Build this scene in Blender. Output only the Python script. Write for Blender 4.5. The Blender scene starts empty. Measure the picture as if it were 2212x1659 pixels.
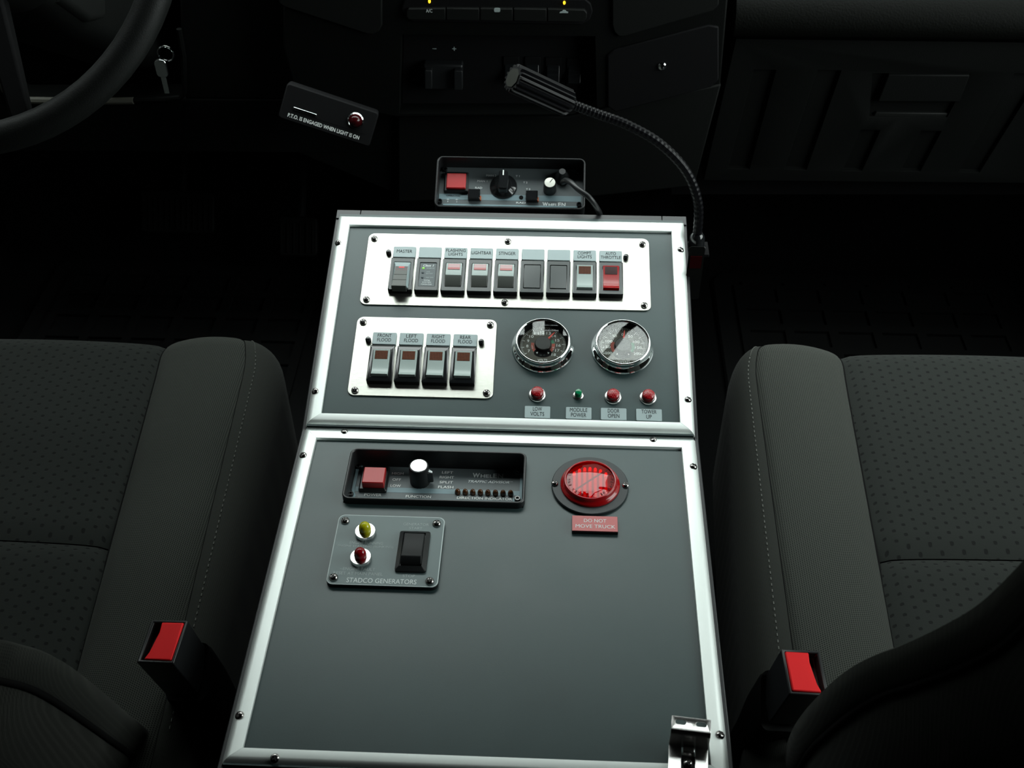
import bpy, bmesh, math, random
from mathutils import Vector, Matrix, Euler

random.seed(7)
scene = bpy.context.scene
COL = scene.collection
S = 0.001                                   # everything below is written in millimetres
R_ = math.radians

# ------------------------------------------------------------------ camera
cam_data = bpy.data.cameras.new('camera')
cam_data.sensor_fit = 'HORIZONTAL'
cam_data.sensor_width = 36.0
cam_data.lens = 36.0 * 2441.95 / 2212.0
cam_data.clip_start = 0.01
cam_data.clip_end = 200.0
cam_data.dof.use_dof = True
cam_data.dof.focus_distance = 1.0
cam_data.dof.aperture_fstop = 16.0
cam = bpy.data.objects.new('camera', cam_data)
cam.location = (0.04746, -0.69169, 0.71629)
cam.rotation_mode = 'XYZ'
cam.rotation_euler = (0.82065, 0.00678, 0.04363)
COL.objects.link(cam)
scene.camera = cam

# ------------------------------------------------------------------ overcast sky, exposure
world = bpy.data.worlds.new('overcast_sky')
scene.world = world
world.use_nodes = True
bg = world.node_tree.nodes['Background']
bg.inputs[0].default_value = (0.90, 1.0, 0.97, 1)
bg.inputs[1].default_value = 5.5
scene.view_settings.view_transform = 'Standard'
scene.view_settings.look = 'None'
scene.view_settings.exposure = 0.0
scene.view_settings.gamma = 1.0
scene.view_settings.use_curve_mapping = False
scene.cycles.use_denoising = True
scene.cycles.max_bounces = 10
scene.cycles.caustics_reflective = False
scene.cycles.caustics_refractive = False

def portal(name, loc, rot, w, h):
    # sampling portal in a window opening: it only guides the sky light, it emits nothing itself
    l = bpy.data.lights.new(name, 'AREA')
    l.shape = 'RECTANGLE'
    l.size = w * S
    l.size_y = h * S
    l.cycles.is_portal = True
    o = bpy.data.objects.new(name, l)
    o.location = Vector(loc) * S
    o.rotation_euler = rot
    COL.objects.link(o)

WS_TOP = (355.0, 860.0)                         # windshield: header edge (y, z)
WS_BOT = (1180.0, 230.0)                      # and cowl edge
_a = math.atan2(WS_TOP[1] - WS_BOT[1], WS_BOT[0] - WS_TOP[0])
portal('windshield_portal', (0, (WS_TOP[0] + WS_BOT[0]) / 2, (WS_TOP[1] + WS_BOT[1]) / 2), (-_a, 0, 0), 1560, 1000)
portal('side_window_portal', (888, 80, 480), (0, R_(90), 0), 640, 900)

# ------------------------------------------------------------------ materials
def mat(name, col, rough=0.5, metal=0.0, spec=0.5, bump=None, coat=0.0, emit=None, trans=0.0, alpha=None, mottle=None):
    m = bpy.data.materials.new(name)
    m.use_nodes = True
    nt = m.node_tree
    b = nt.nodes['Principled BSDF']
    b.inputs['Base Color'].default_value = (*col, 1)
    b.inputs['Roughness'].default_value = rough
    b.inputs['Metallic'].default_value = metal
    b.inputs['Specular IOR Level'].default_value = spec
    b.inputs['Coat Weight'].default_value = coat
    b.inputs['Coat Roughness'].default_value = 0.04
    b.inputs['Transmission Weight'].default_value = trans
    if emit:
        b.inputs['Emission Color'].default_value = (*emit[0], 1)
        b.inputs['Emission Strength'].default_value = emit[1]
    tc = nt.nodes.new('ShaderNodeTexCoord')
    if bump:
        sc_, st, dist = bump[0], bump[1], bump[2]
        mp = nt.nodes.new('ShaderNodeMapping')
        mp.inputs['Scale'].default_value = bump[3] if len(bump) > 3 else (1, 1, 1)
        nt.links.new(tc.outputs['Object'], mp.inputs[0])
        n = nt.nodes.new('ShaderNodeTexNoise')
        n.inputs['Scale'].default_value = sc_
        n.inputs['Detail'].default_value = 3
        nt.links.new(mp.outputs[0], n.inputs['Vector'])
        bp = nt.nodes.new('ShaderNodeBump')
        bp.inputs['Strength'].default_value = st
        bp.inputs['Distance'].default_value = dist
        nt.links.new(n.outputs[0], bp.inputs['Height'])
        nt.links.new(bp.outputs[0], b.inputs['Normal'])
    if mottle:
        n = nt.nodes.new('ShaderNodeTexNoise')
        n.inputs['Scale'].default_value = mottle[0]
        n.inputs['Detail'].default_value = 4
        nt.links.new(tc.outputs['Object'], n.inputs['Vector'])
        r = nt.nodes.new('ShaderNodeValToRGB')
        r.color_ramp.elements[0].position = 0.3
        r.color_ramp.elements[1].position = 0.7
        r.color_ramp.elements[0].color = tuple(c * (1 - mottle[1]) for c in col) + (1,)
        r.color_ramp.elements[1].color = tuple(c * (1 + mottle[1]) for c in col) + (1,)
        nt.links.new(n.outputs[0], r.inputs[0])
        nt.links.new(r.outputs[0], b.inputs['Base Color'])
        mr = nt.nodes.new('ShaderNodeMapRange')
        mr.inputs['To Min'].default_value = max(0.02, rough - 0.06)
        mr.inputs['To Max'].default_value = rough + 0.06
        nt.links.new(n.outputs[0], mr.inputs['Value'])
        nt.links.new(mr.outputs[0], b.inputs['Roughness'])
    return m

def thin_glass(name, tint=(1, 1, 1), ior=1.5, rough=0.0):
    m = bpy.data.materials.new(name)
    m.use_nodes = True
    nt = m.node_tree
    nt.nodes.clear()
    o = nt.nodes.new('ShaderNodeOutputMaterial')
    mx = nt.nodes.new('ShaderNodeMixShader')
    t = nt.nodes.new('ShaderNodeBsdfTransparent')
    t.inputs[0].default_value = (*tint, 1)
    g = nt.nodes.new('ShaderNodeBsdfGlossy')
    g.inputs['Roughness'].default_value = rough
    f = nt.nodes.new('ShaderNodeFresnel')
    ge = nt.nodes.new('ShaderNodeNewGeometry')   # same reflectance from either side of the thin sheet
    mr = nt.nodes.new('ShaderNodeMapRange')
    mr.inputs['To Min'].default_value = ior
    mr.inputs['To Max'].default_value = 1.0 / ior
    nt.links.new(ge.outputs['Backfacing'], mr.inputs['Value'])
    nt.links.new(mr.outputs[0], f.inputs[0])
    nt.links.new(f.outputs[0], mx.inputs[0])
    nt.links.new(t.outputs[0], mx.inputs[1])
    nt.links.new(g.outputs[0], mx.inputs[2])
    nt.links.new(mx.outputs[0], o.inputs[0])
    return m

class NT:
    """tiny node-math helper"""
    def __init__(self, m):
        self.t = m.node_tree
    def math(self, op, a, b=None, c=None):
        n = self.t.nodes.new('ShaderNodeMath')
        n.operation = op
        for i, v in enumerate((a, b, c)):
            if v is None:
                continue
            if isinstance(v, (int, float)):
                n.inputs[i].default_value = v
            else:
                self.t.links.new(v, n.inputs[i])
        return n.outputs[0]

def fabric(name, col, dark, pitch, dot, stagger, depth, weave=0.0):
    """woven cloth: a grid of sunken dots of their own darker yarn (pitch in mm)"""
    m = mat(name, col, 0.92, spec=0.18)
    nt = m.node_tree
    h = NT(m)
    b = nt.nodes['Principled BSDF']
    b.inputs['Sheen Weight'].default_value = 0.04
    tc = nt.nodes.new('ShaderNodeTexCoord')
    sp = nt.nodes.new('ShaderNodeSeparateXYZ')
    nt.links.new(tc.outputs['Object'], sp.inputs[0])
    u = h.math('MULTIPLY', sp.outputs[0], 1000.0 / pitch[0])
    v = h.math('MULTIPLY', h.math('SUBTRACT', sp.outputs[1], sp.outputs[2]), 1000.0 / pitch[1])
    row = h.math('FLOOR', u)
    odd = h.math('MULTIPLY', h.math('FRACT', h.math('MULTIPLY', row, 0.5)), 2.0 * stagger)
    fu = h.math('ABSOLUTE', h.math('SUBTRACT', h.math('FRACT', u), 0.5))
    fv = h.math('ABSOLUTE', h.math('SUBTRACT', h.math('FRACT', h.math('ADD', v, odd)), 0.5))
    in_u = h.math('SUBTRACT', 1.0, h.math('SMOOTH_MIN', 1.0, h.math('DIVIDE', fu, dot[0]), 0.1))
    in_v = h.math('SUBTRACT', 1.0, h.math('SMOOTH_MIN', 1.0, h.math('DIVIDE', fv, dot[1]), 0.1))
    k = h.math('MINIMUM', h.math('MULTIPLY', h.math('MULTIPLY', in_u, in_v), 4.0), 1.0)
    k = h.math('MAXIMUM', k, 0.0)
    nz = nt.nodes.new('ShaderNodeTexNoise')
    nz.inputs['Scale'].default_value = 900
    nt.links.new(tc.outputs['Object'], nz.inputs['Vector'])
    mx = nt.nodes.new('ShaderNodeMix')
    mx.data_type = 'RGBA'
    mx.inputs['A'].default_value = (*col, 1)
    mx.inputs['B'].default_value = (*dark, 1)
    nt.links.new(k, mx.inputs['Factor'])
    nt.links.new(mx.outputs['Result'], b.inputs['Base Color'])
    hh = h.math('SUBTRACT', h.math('MULTIPLY', nz.outputs[0], 0.35), k)
    bp = nt.nodes.new('ShaderNodeBump')
    bp.inputs['Strength'].default_value = 0.6
    bp.inputs['Distance'].default_value = depth
    nt.links.new(hh, bp.inputs['Height'])
    nt.links.new(bp.outputs[0], b.inputs['Normal'])
    return m

M = {}
M['panel'] = mat('black_textured_panel', (0.034, 0.061, 0.062), 0.38, spec=0.5, bump=(900, 0.12, 0.0002), mottle=(14, 0.10))
M['body'] = mat('black_painted_sheet', (0.018, 0.019, 0.021), 0.4, spec=0.5, bump=(1200, 0.2, 0.0002))
M['alu'] = mat('satin_aluminium', (0.94, 0.98, 0.96), 0.60, 1.0, bump=(700, 0.06, 0.0001, (0.2, 0.2, 1)))
M['brushed'] = mat('brushed_steel', (0.62, 0.62, 0.565), 0.34, 1.0, bump=(1.0, 0.5, 0.0001, (60, 2600, 1)))
M['nickel'] = mat('bright_nickel', (0.86, 0.84, 0.83), 0.24, 1.0)
M['brushed_cap'] = mat('spun_metal_cap', (0.85, 0.87, 0.86), 0.3, 1.0)
M['chrome'] = mat('chrome', (0.85, 0.88, 0.88), 0.06, 1.0)
M['screw'] = mat('dark_zinc_screw', (0.42, 0.40, 0.39), 0.18, 1.0)
M['slot'] = mat('screw_recess', (0.01, 0.01, 0.01), 0.6)
M['blackp'] = mat('black_plastic', (0.012, 0.013, 0.014), 0.38)
M['blackg'] = mat('gloss_black_plastic', (0.010, 0.011, 0.012), 0.10, spec=0.7)
M['bezelA'] = mat('satin_black_bezel', (0.050, 0.060, 0.060), 0.30, spec=0.55)
M['housing'] = mat('satin_black_housing', (0.012, 0.013, 0.014), 0.42, spec=0.45)
M['mattb'] = mat('matt_black', (0.004, 0.004, 0.0045), 0.75, spec=0.15)
M['white'] = mat('white_rocker_plastic', (0.40, 0.475, 0.455), 0.28)
M['tag'] = mat('grey_tag_plastic', (0.36, 0.445, 0.455), 0.38)
M['ink'] = mat('black_ink', (0.006, 0.006, 0.008), 0.6, spec=0.2)
M['print'] = mat('pale_print', (0.78, 0.84, 0.84), 0.5)
M['printw'] = mat('white_print', (0.85, 0.88, 0.86), 0.5)
M['printd'] = mat('faded_grey_print', (0.40, 0.47, 0.47), 0.5)
M['red_plastic'] = mat('red_plastic', (0.50, 0.022, 0.024), 0.36)
M['buckle_red'] = mat('buckle_red', (0.86, 0.018, 0.022), 0.5, spec=0.15)
M['red_gloss'] = mat('gloss_red_plastic', (0.36, 0.004, 0.006), 0.14, spec=0.6)
M['amber_lens'] = mat('amber_lens', (0.20, 0.050, 0.008), 0.35, spec=0.25)
M['amber_deep'] = mat('amber_lens_depth', (0.045, 0.009, 0.003), 0.35, spec=0.25)
M['rocker_dark'] = mat('grey_rocker_face', (0.085, 0.092, 0.084), 0.35)
M['rocker_black'] = mat('dull_black_plastic', (0.010, 0.011, 0.012), 0.5, spec=0.3)
M['pink_lens'] = mat('clear_red_lens', (0.26, 0.045, 0.05), 0.10, spec=1.0)
M['dark_red_lens'] = mat('dark_red_lens', (0.035, 0.002, 0.003), 0.15)
M['red_lit'] = mat('lit_red_lamp', (0.5, 0.01, 0.01), 0.3, emit=((1.0, 0.03, 0.03), 1.1))
M['green_lit'] = mat('lit_green_led', (0.2, 0.5, 0.1), 0.3, emit=((0.35, 0.8, 0.16), 0.45))
M['amber_lit'] = mat('lit_amber_led', (0.6, 0.3, 0.0), 0.3, emit=((1.0, 0.55, 0.02), 2.4))
M['led_off'] = mat('unlit_led', (0.10, 0.12, 0.13), 0.25)
M['red_jewel'] = mat('red_jewel', (0.36, 0.004, 0.008), 0.22, spec=0.6, bump=(700, 0.9, 0.0006), coat=0.3)
M['red_jewel_side'] = mat('red_jewel_side', (0.16, 0.003, 0.005), 0.12, spec=0.6)
M['green_jewel'] = mat('green_jewel', (0.002, 0.20, 0.075), 0.16, spec=0.6)
M['yellow_bulb'] = mat('yellow_bulb', (0.55, 0.52, 0.01), 0.10, spec=0.7)
M['red_bulb'] = mat('red_bulb', (0.26, 0.002, 0.006), 0.10, spec=0.7)
M['amber_bulb'] = mat('amber_bulb', (0.09, 0.028, 0.006), 0.10, spec=0.7)
M['face'] = mat('grey_faceplate', (0.115, 0.138, 0.145), 0.5)
M['band'] = mat('blue_grey_band', (0.20, 0.30, 0.335), 0.5)
M['genplate'] = mat('grey_engraved_plate', (0.12, 0.17, 0.172), 0.42)
M['gen_edge'] = mat('plate_core_edge', (0.50, 0.58, 0.58), 0.45)
M['sign'] = mat('red_sign_laminate', (0.56, 0.12, 0.12), 0.40)
M['sign_edge'] = mat('sign_edge', (0.12, 0.012, 0.016), 0.45)
M['flange'] = mat('black_rubber_flange', (0.022, 0.028, 0.030), 0.45, spec=0.45)
M['dial'] = mat('dial_face', (0.075, 0.070, 0.054), 0.55)
M['dial_red'] = mat('dial_red_zone', (0.50, 0.075, 0.045), 0.5)
M['dial_green'] = mat('dial_green_zone', (0.03, 0.22, 0.12), 0.5)
M['needle'] = mat('red_needle', (0.75, 0.05, 0.03), 0.45)
M['glass'] = thin_glass('gauge_glass', (0.97, 0.98, 0.97), 1.65)
M['redglass'] = thin_glass('red_lens_glass', (0.78, 0.012, 0.016), 1.55, 0.03)
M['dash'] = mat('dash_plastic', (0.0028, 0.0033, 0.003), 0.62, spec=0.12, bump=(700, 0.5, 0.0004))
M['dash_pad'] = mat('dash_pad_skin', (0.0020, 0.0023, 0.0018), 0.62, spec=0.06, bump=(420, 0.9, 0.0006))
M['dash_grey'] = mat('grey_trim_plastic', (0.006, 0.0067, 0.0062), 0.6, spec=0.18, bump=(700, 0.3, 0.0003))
M['trim_light'] = mat('beige_trim', (0.09, 0.088, 0.072), 0.6)
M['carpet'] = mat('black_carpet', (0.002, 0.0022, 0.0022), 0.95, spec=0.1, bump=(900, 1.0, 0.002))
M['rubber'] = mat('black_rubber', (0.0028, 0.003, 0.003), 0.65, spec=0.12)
M['leather'] = mat('wheel_leather', (0.0075, 0.0085, 0.008), 0.52, spec=0.3, bump=(800, 0.4, 0.0004))
M['headliner'] = mat('headliner_cloth', (0.035, 0.035, 0.032), 0.95, spec=0.1)
M['cabwall'] = mat('cab_trim', (0.012, 0.012, 0.011), 0.8, spec=0.2)
M['asphalt'] = mat('asphalt', (0.06, 0.06, 0.06), 0.9, mottle=(2, 0.2))
M['frit'] = mat('black_ceramic_frit', (0.01, 0.01, 0.01), 0.5)
M['blocker_pale'] = mat('pale_sky_blocker', (0.20, 0.20, 0.19), 0.9, mottle=(0.5, 0.15))
M['blocker_dark'] = mat('dark_sky_blocker', (0.06, 0.06, 0.06), 0.9, mottle=(2, 0.2))
M['insert'] = fabric('dotted_seat_cloth', (0.0145, 0.0168, 0.0148), (0.0045, 0.005, 0.0047), (9.6, 11.0), (0.21, 0.17), 0.5, 0.0005)
M['bolster'] = fabric('mesh_seat_cloth', (0.050, 0.0535, 0.046), (0.012, 0.0135, 0.012), (1.9, 1.9), (0.40, 0.40), 0.5, 0.0002)
M['seatside'] = fabric('plain_seat_cloth', (0.030, 0.032, 0.0275), (0.020, 0.0215, 0.019), (1.3, 1.3), (0.40, 0.40), 0.5, 0.0001)
M['seatback'] = fabric('dark_seat_cloth', (0.034, 0.035, 0.031), (0.022, 0.023, 0.020), (1.6, 1.6), (0.40, 0.40), 0.5, 0.0002)
M['thread'] = mat('pale_thread', (0.13, 0.135, 0.12), 0.8)
M['seam'] = mat('black_seam', (0.005, 0.005, 0.005), 0.9, spec=0.1)
M['paper'] = mat('white_paper', (0.75, 0.78, 0.76), 0.7)
M['grey_card'] = mat('grey_card', (0.008, 0.0085, 0.008), 0.8, spec=0.05)
M['red_patch'] = mat('red_print', (0.03, 0.002, 0.0025), 0.8, spec=0.05)
M['orange'] = mat('orange_plastic', (0.60, 0.12, 0.02), 0.4)
M['red_guide'] = mat('lit_red_light_guide', (0.5, 0.01, 0.012), 0.3, emit=((1.0, 0.02, 0.03), 0.42))
M['red_lit2'] = mat('lit_red_diode', (0.5, 0.01, 0.01), 0.3, emit=((1.0, 0.03, 0.05), 3.5))
M['lamp_black'] = mat('lamp_black', (0.004, 0.004, 0.005), 0.34, spec=0.16)
M['lampglass'] = mat('lamp_lens', (0.05, 0.052, 0.045), 0.2)

# ------------------------------------------------------------------ mesh helpers (mm)
def rr(cx, cy, w, h, r, seg=5):
    pts = []
    for (sx, sy, a0) in ((1, 1, 0), (-1, 1, 90), (-1, -1, 180), (1, -1, 270)):
        for i in range(seg + 1):
            a = R_(a0 + 90.0 * i / seg)
            pts.append((cx + sx * (w / 2 - r) + r * math.cos(a), cy + sy * (h / 2 - r) + r * math.sin(a)))
    return pts

class MB:
    def __init__(self):
        self.v = []
        self.f = []
    def add(self, vs, fs):
        n = len(self.v)
        self.v += [tuple(p) for p in vs]
        self.f += [tuple(i + n for i in q) for q in fs]
        return self
    def box(self, x0, x1, y0, y1, z0, z1):
        return self.add([(x0, y0, z0), (x1, y0, z0), (x1, y1, z0), (x0, y1, z0), (x0, y0, z1), (x1, y0, z1), (x1, y1, z1), (x0, y1, z1)],
                        [(0, 3, 2, 1), (4, 5, 6, 7), (0, 1, 5, 4), (1, 2, 6, 5), (2, 3, 7, 6), (3, 0, 4, 7)])
    def loops(self, ls, cap0=True, cap1=True, closed=True):
        n = len(ls[0])
        vs = [p for l in ls for p in l]
        fs = []
        for k in range(len(ls) - 1):
            for i in range(n if closed else n - 1):
                j = (i + 1) % n
                fs.append((k * n + i, k * n + j, (k + 1) * n + j, (k + 1) * n + i))
        if cap0:
            fs.append(tuple(range(n - 1, -1, -1)))
        if cap1:
            b = (len(ls) - 1) * n
            fs.append(tuple(range(b, b + n)))
        return self.add(vs, fs)
    def rrp(self, cx, cy, w, h, r, prof, seg=5):
        """rounded-rectangle prism; prof = [(inset, z), ...]"""
        return self.loops([[(x, y, z) for (x, y) in rr(cx, cy, w - 2 * i, h - 2 * i, max(0.2, r - i), seg)] for (i, z) in prof])
    def ring(self, cx, cy, w, h, r, wall, z0, z1, ch=0.6, seg=5):
        """hollow rounded-rectangle wall"""
        L = lambda i, z: [(x, y, z) for (x, y) in rr(cx, cy, w - 2 * i, h - 2 * i, max(0.2, r - i), seg)]
        ls = [L(0, z0), L(0, z1 - ch), L(ch, z1), L(wall - ch, z1), L(wall, z1 - ch), L(wall, z0), L(0, z0)]
        return self.loops(ls, False, False)
    def poly(self, pts, z0, z1):
        return self.loops([[(x, y, z0) for x, y in pts], [(x, y, z1) for x, y in pts]])
    def polyxz(self, pts, y0, y1):
        return self.loops([[(x, y0, z) for x, z in pts], [(x, y1, z) for x, z in pts]])
    def polyyz(self, pts, x0, x1):
        return self.loops([[(x0, y, z) for y, z in pts], [(x1, y, z) for y, z in pts]])
    def lathe(self, cx, cy, prof, seg=32, sx=1.0, sy=1.0):
        ls = [[(cx + sx * max(r, 0.01) * math.cos(2 * math.pi * i / seg), cy + sy * max(r, 0.01) * math.sin(2 * math.pi * i / seg), z) for i in range(seg)] for r, z in prof]
        return self.loops(ls)
    def tube(self, path, r, seg=10, closed=False):
        P = [Vector(p) for p in path]
        n = len(P)
        rad = r if isinstance(r, (list, tuple)) else [r] * n
        ls = []
        up = None
        for i in range(n):
            if closed:
                t = P[(i + 1) % n] - P[i - 1]
            else:
                t = P[min(i + 1, n - 1)] - P[max(i - 1, 0)]
            t.normalize()
            if up is None:
                up = Vector((0, 0, 1)) if abs(t.z) < 0.9 else Vector((1, 0, 0))
            a = t.cross(up)
            a.normalize()
            up = a.cross(t)
            ls.append([tuple(P[i] + rad[i] * (math.cos(2 * math.pi * k / seg) * a + math.sin(2 * math.pi * k / seg) * up)) for k in range(seg)])
        if closed:
            ls.append(ls[0])
        return self.loops(ls, not closed, not closed)
    def grid(self, fn, nu, nv):
        vs = [fn(i / nu, j / nv) for j in range(nv + 1) for i in range(nu + 1)]
        fs = [(j * (nu + 1) + i, j * (nu + 1) + i + 1, (j + 1) * (nu + 1) + i + 1, (j + 1) * (nu + 1) + i) for j in range(nv) for i in range(nu)]
        return self.add(vs, fs)
    def xf(self, m):
        self.v = [tuple(m @ Vector(p)) for p in self.v]
        return self
    def mesh(self, name, smooth=40):
        me = bpy.data.meshes.new(name)
        me.from_pydata([(x * S, y * S, z * S) for x, y, z in self.v], [], self.f)
        bm = bmesh.new()
        bm.from_mesh(me)
        bmesh.ops.remove_doubles(bm, verts=bm.verts, dist=1e-6)
        bmesh.ops.recalc_face_normals(bm, faces=bm.faces)
        bm.to_mesh(me)
        bm.free()
        if smooth:
            me.shade_smooth()
            me.set_sharp_from_angle(angle=R_(smooth))
        return me
    def build(self, name, m, parent=None, bevel=0, smooth=40, seg=2):
        me = self.mesh(name, smooth)
        return put(name, me, m, parent, bevel, seg)

def put(name, me, m, parent=None, bevel=0, seg=2):
    if m is not None and not me.materials:
        me.materials.append(M[m])
    o = bpy.data.objects.new(name, me)
    COL.objects.link(o)
    o.parent = parent
    if bevel:
        b = o.modifiers.new('bevel', 'BEVEL')
        b.width = bevel * S
        b.segments = seg
        b.limit_method = 'ANGLE'
        b.angle_limit = R_(35)
        b.harden_normals = False
    return o

def tag(o, label, cat, group=None):
    o['label'] = label
    o['category'] = cat
    if group:
        o['group'] = group
    return o

def thing(name, label, cat, loc=(0, 0, 0), rot=(0, 0, 0), group=None):
    o = bpy.data.objects.new(name, None)
    o.empty_display_size = 0.01
    COL.objects.link(o)
    o.location = Vector(loc) * S
    o.rotation_euler = rot
    return tag(o, label, cat, group)

def struct(o):
    o['kind'] = 'structure'
    return o

def cut(o, cutter):
    """boolean difference with a temporary cutter"""
    me = cutter.mesh('cutter', 0)
    c = bpy.data.objects.new('cutter', me)
    COL.objects.link(c)
    c.parent = o.parent
    b = o.modifiers.new('cut', 'BOOLEAN')
    b.operation = 'DIFFERENCE'
    b.solver = 'EXACT'
    b.object = c
    bpy.context.view_layer.update()
    dg = bpy.context.evaluated_depsgraph_get()
    new = bpy.data.meshes.new_from_object(o.evaluated_get(dg))
    o.modifiers.clear()
    o.data = new
    bpy.data.objects.remove(c)
    bpy.data.meshes.remove(me)
    return o

_tc = {}
def text(s, cx, cy, w, h, z, parent, m='ink', bold=0.0, shear=0.0, name='lettering', rot=0.0):
    """flat print: one line of lettering fitted to w x h (mm)"""
    if bold > 0 and 'M' in s:
        bold = 0.0                      # heavier strokes would close up the M
    key = (s, bold, shear)
    if key not in _tc:
        cu = bpy.data.curves.new('txt', 'FONT')
        cu.body = s
        cu.size = 1.0
        cu.offset = bold
        cu.shear = shear
        cu.resolution_u = 3
        cu.fill_mode = 'FRONT'
        ob = bpy.data.objects.new('txt', cu)
        COL.objects.link(ob)
        bpy.context.view_layer.update()
        dg = bpy.context.evaluated_depsgraph_get()
        me = bpy.data.meshes.new_from_object(ob.evaluated_get(dg))
        bpy.data.objects.remove(ob)
        bpy.data.curves.remove(cu)
        _tc[key] = ([tuple(v.co) for v in me.vertices], [tuple(p.vertices) for p in me.polygons])
        bpy.data.meshes.remove(me)
    vs, fs = _tc[key]
    x0 = min(v[0] for v in vs); x1 = max(v[0] for v in vs)
    y0 = min(v[1] for v in vs); y1 = max(v[1] for v in vs)
    sx = w / (x1 - x0)
    sy = h / (y1 - y0) if h else sx
    c, sn = math.cos(rot), math.sin(rot)
    out = []
    for v in vs:
        a = (v[0] - (x0 + x1) / 2) * sx
        b = (v[1] - (y0 + y1) / 2) * sy
        out.append(((cx + a * c - b * sn) * S, (cy + a * sn + b * c) * S, z * S))
    me = bpy.data.meshes.new(name)
    me.from_pydata(out, [], fs)
    return put(name, me, m, parent)

_screw = {}
def screw(x, y, z, r, parent, rot=0.3, slot='cross'):
    """pan-head screw with a cross recess: head, recess as its sub-part"""
    k = (r, slot)
    if k not in _screw:
        hd = MB().lathe(0, 0, [(r, -0.4), (r, 0.25 * r), (0.93 * r, 0.45 * r), (0.7 * r, 0.66 * r), (0.35 * r, 0.76 * r), (0, 0.78 * r)], 18).mesh('screw', 50)
        hd.materials.append(M['screw'])
        a = 0.62 * r
        b = 0.13 * r
        q = MB()
        q.box(-a, a, -b, b, 0.35 * r, 0.80 * r)
        q.box(-b, b, -a, a, 0.35 * r, 0.805 * r)
        rc = q.mesh('recess', 0)
        rc.materials.append(M['slot'])
        _screw[k] = (hd, rc)
    hd, rc = _screw[k]
    o = put('screw', hd, None, parent)
    o.location = Vector((x, y, z)) * S
    o.rotation_euler = (0, 0, rot)
    if parent is None or parent.parent is None:
        c = put('recess', rc, None, o)
    return o

TILT = 0.25999
UO = Vector((0, 27.62, 3.80))
UD = Vector((0, math.cos(TILT), math.sin(TILT)))
UN = Vector((0, -math.sin(TILT), math.cos(TILT)))
def UP(x, t, h=0.0):
    """point on the sloping upper console panel: x across, t up the slope, h above its frame"""
    p = UO + UD * t + UN * h
    return (x, p.y, p.z)
UR = (TILT, 0, 0)

# ------------------------------------------------------------------ the setting: ground outside, cab shell
g = MB().box(-30000, 30000, -30000, 30000, -1500, -1480).build('ground', 'asphalt', None, smooth=0); struct(g)
g['label'] = 'grey asphalt yard under the truck'; g['category'] = 'ground'
g = MB().box(-1600, -1400, -6000, 700, -1480, 4200).build('sky_blocker_left', 'blocker_dark', None, smooth=0); struct(g)  # added out of view to keep sky light off the driver side
g['label'] = 'added unseen dark wall blocking sky light beside the driver door'; g['category'] = 'wall'

g = MB()
g.box(-9000, 2200, 7000, 7400, -1480, 6200)  # unseen wall added to darken the upper reflection in the red lens
g.build('sky_blocker_front', 'blocker_pale', None, smooth=0)
g = bpy.data.objects['sky_blocker_front']; struct(g)
g['label'] = 'added unseen pale wall cutting off the low sky ahead of the truck'; g['category'] = 'wall'
w2 = MB().box(2200, 16000, 4600, 7400, -1480, 8600).build('wing', 'blocker_pale', g, smooth=0)  # added taller block, cuts sky light from the right onto the driver seat
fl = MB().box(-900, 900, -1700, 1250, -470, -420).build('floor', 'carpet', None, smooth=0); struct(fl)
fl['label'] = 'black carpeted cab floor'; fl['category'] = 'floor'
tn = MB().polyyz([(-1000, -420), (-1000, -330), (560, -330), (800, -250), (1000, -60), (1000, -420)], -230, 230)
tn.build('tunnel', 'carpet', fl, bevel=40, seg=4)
MB().polyyz([(820, -420), (1040, -60), (1040, 200), (1060, 200), (1060, -420)], -880, 880).build('firewall', 'carpet', fl, smooth=0)
cl = MB().polyyz([(-1700, 870), (WS_TOP[0] - 40, 870), (WS_TOP[0], 858), (WS_TOP[0] + 4, 885), (-1700, 905)], -900, 900).build('ceiling', 'headliner', None, smooth=0); struct(cl)
cl['label'] = 'grey cloth headliner'; cl['category'] = 'ceiling'
bw = MB().box(-900, 900, -1730, -1700, -420, 880).build('wall_back', 'cabwall', None, smooth=0); struct(bw)
bw['label'] = 'back wall of the cab'; bw['category'] = 'wall'
def side_wall(name, x0, x1, win, label):
    # door side with a window opening; the front edge follows the windshield
    q = MB()
    y0, y1, z0, z1 = win
    q.polyyz([(-1700, -420), (1250, -420), (1250, 230), (WS_BOT[0], 230), (y1 + 330, z0), (-1700, z0)], x0, x1)
    q.polyyz([(-1700, z0), (y0, z0), (y0, z1), (-1700, z1)], x0, x1)
    q.polyyz([(y1 + 120, z0), (WS_BOT[0] - 10, z0), (WS_TOP[0] + 60, z1), (y1 - 190, z1)], x0, x1)
    q.polyyz([(-1700, z1), (WS_TOP[0] + 60, z1), (WS_TOP[0], 880), (-1700, 880)], x0, x1)
    o = q.build(name, 'cabwall', None, smooth=0)
    struct(o)
    o['label'] = label
    o['category'] = 'wall'
side_wall('wall_left', -930, -900, (-320, 440, 230, 780), 'driver door with a window opening')
side_wall('wall_right', 900, 930, (-400, 520, 160, 800), 'passenger door with a window opening')
cw = MB().polyyz([(1040, 130), (WS_BOT[0], 225), (1250, 225), (1250, 100), (1040, 60)], -900, 900).build('trim_1', 'dash', None, smooth=0); struct(cw)
cw['label'] = 'cowl under the windshield'; cw['category'] = 'trim'

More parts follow.
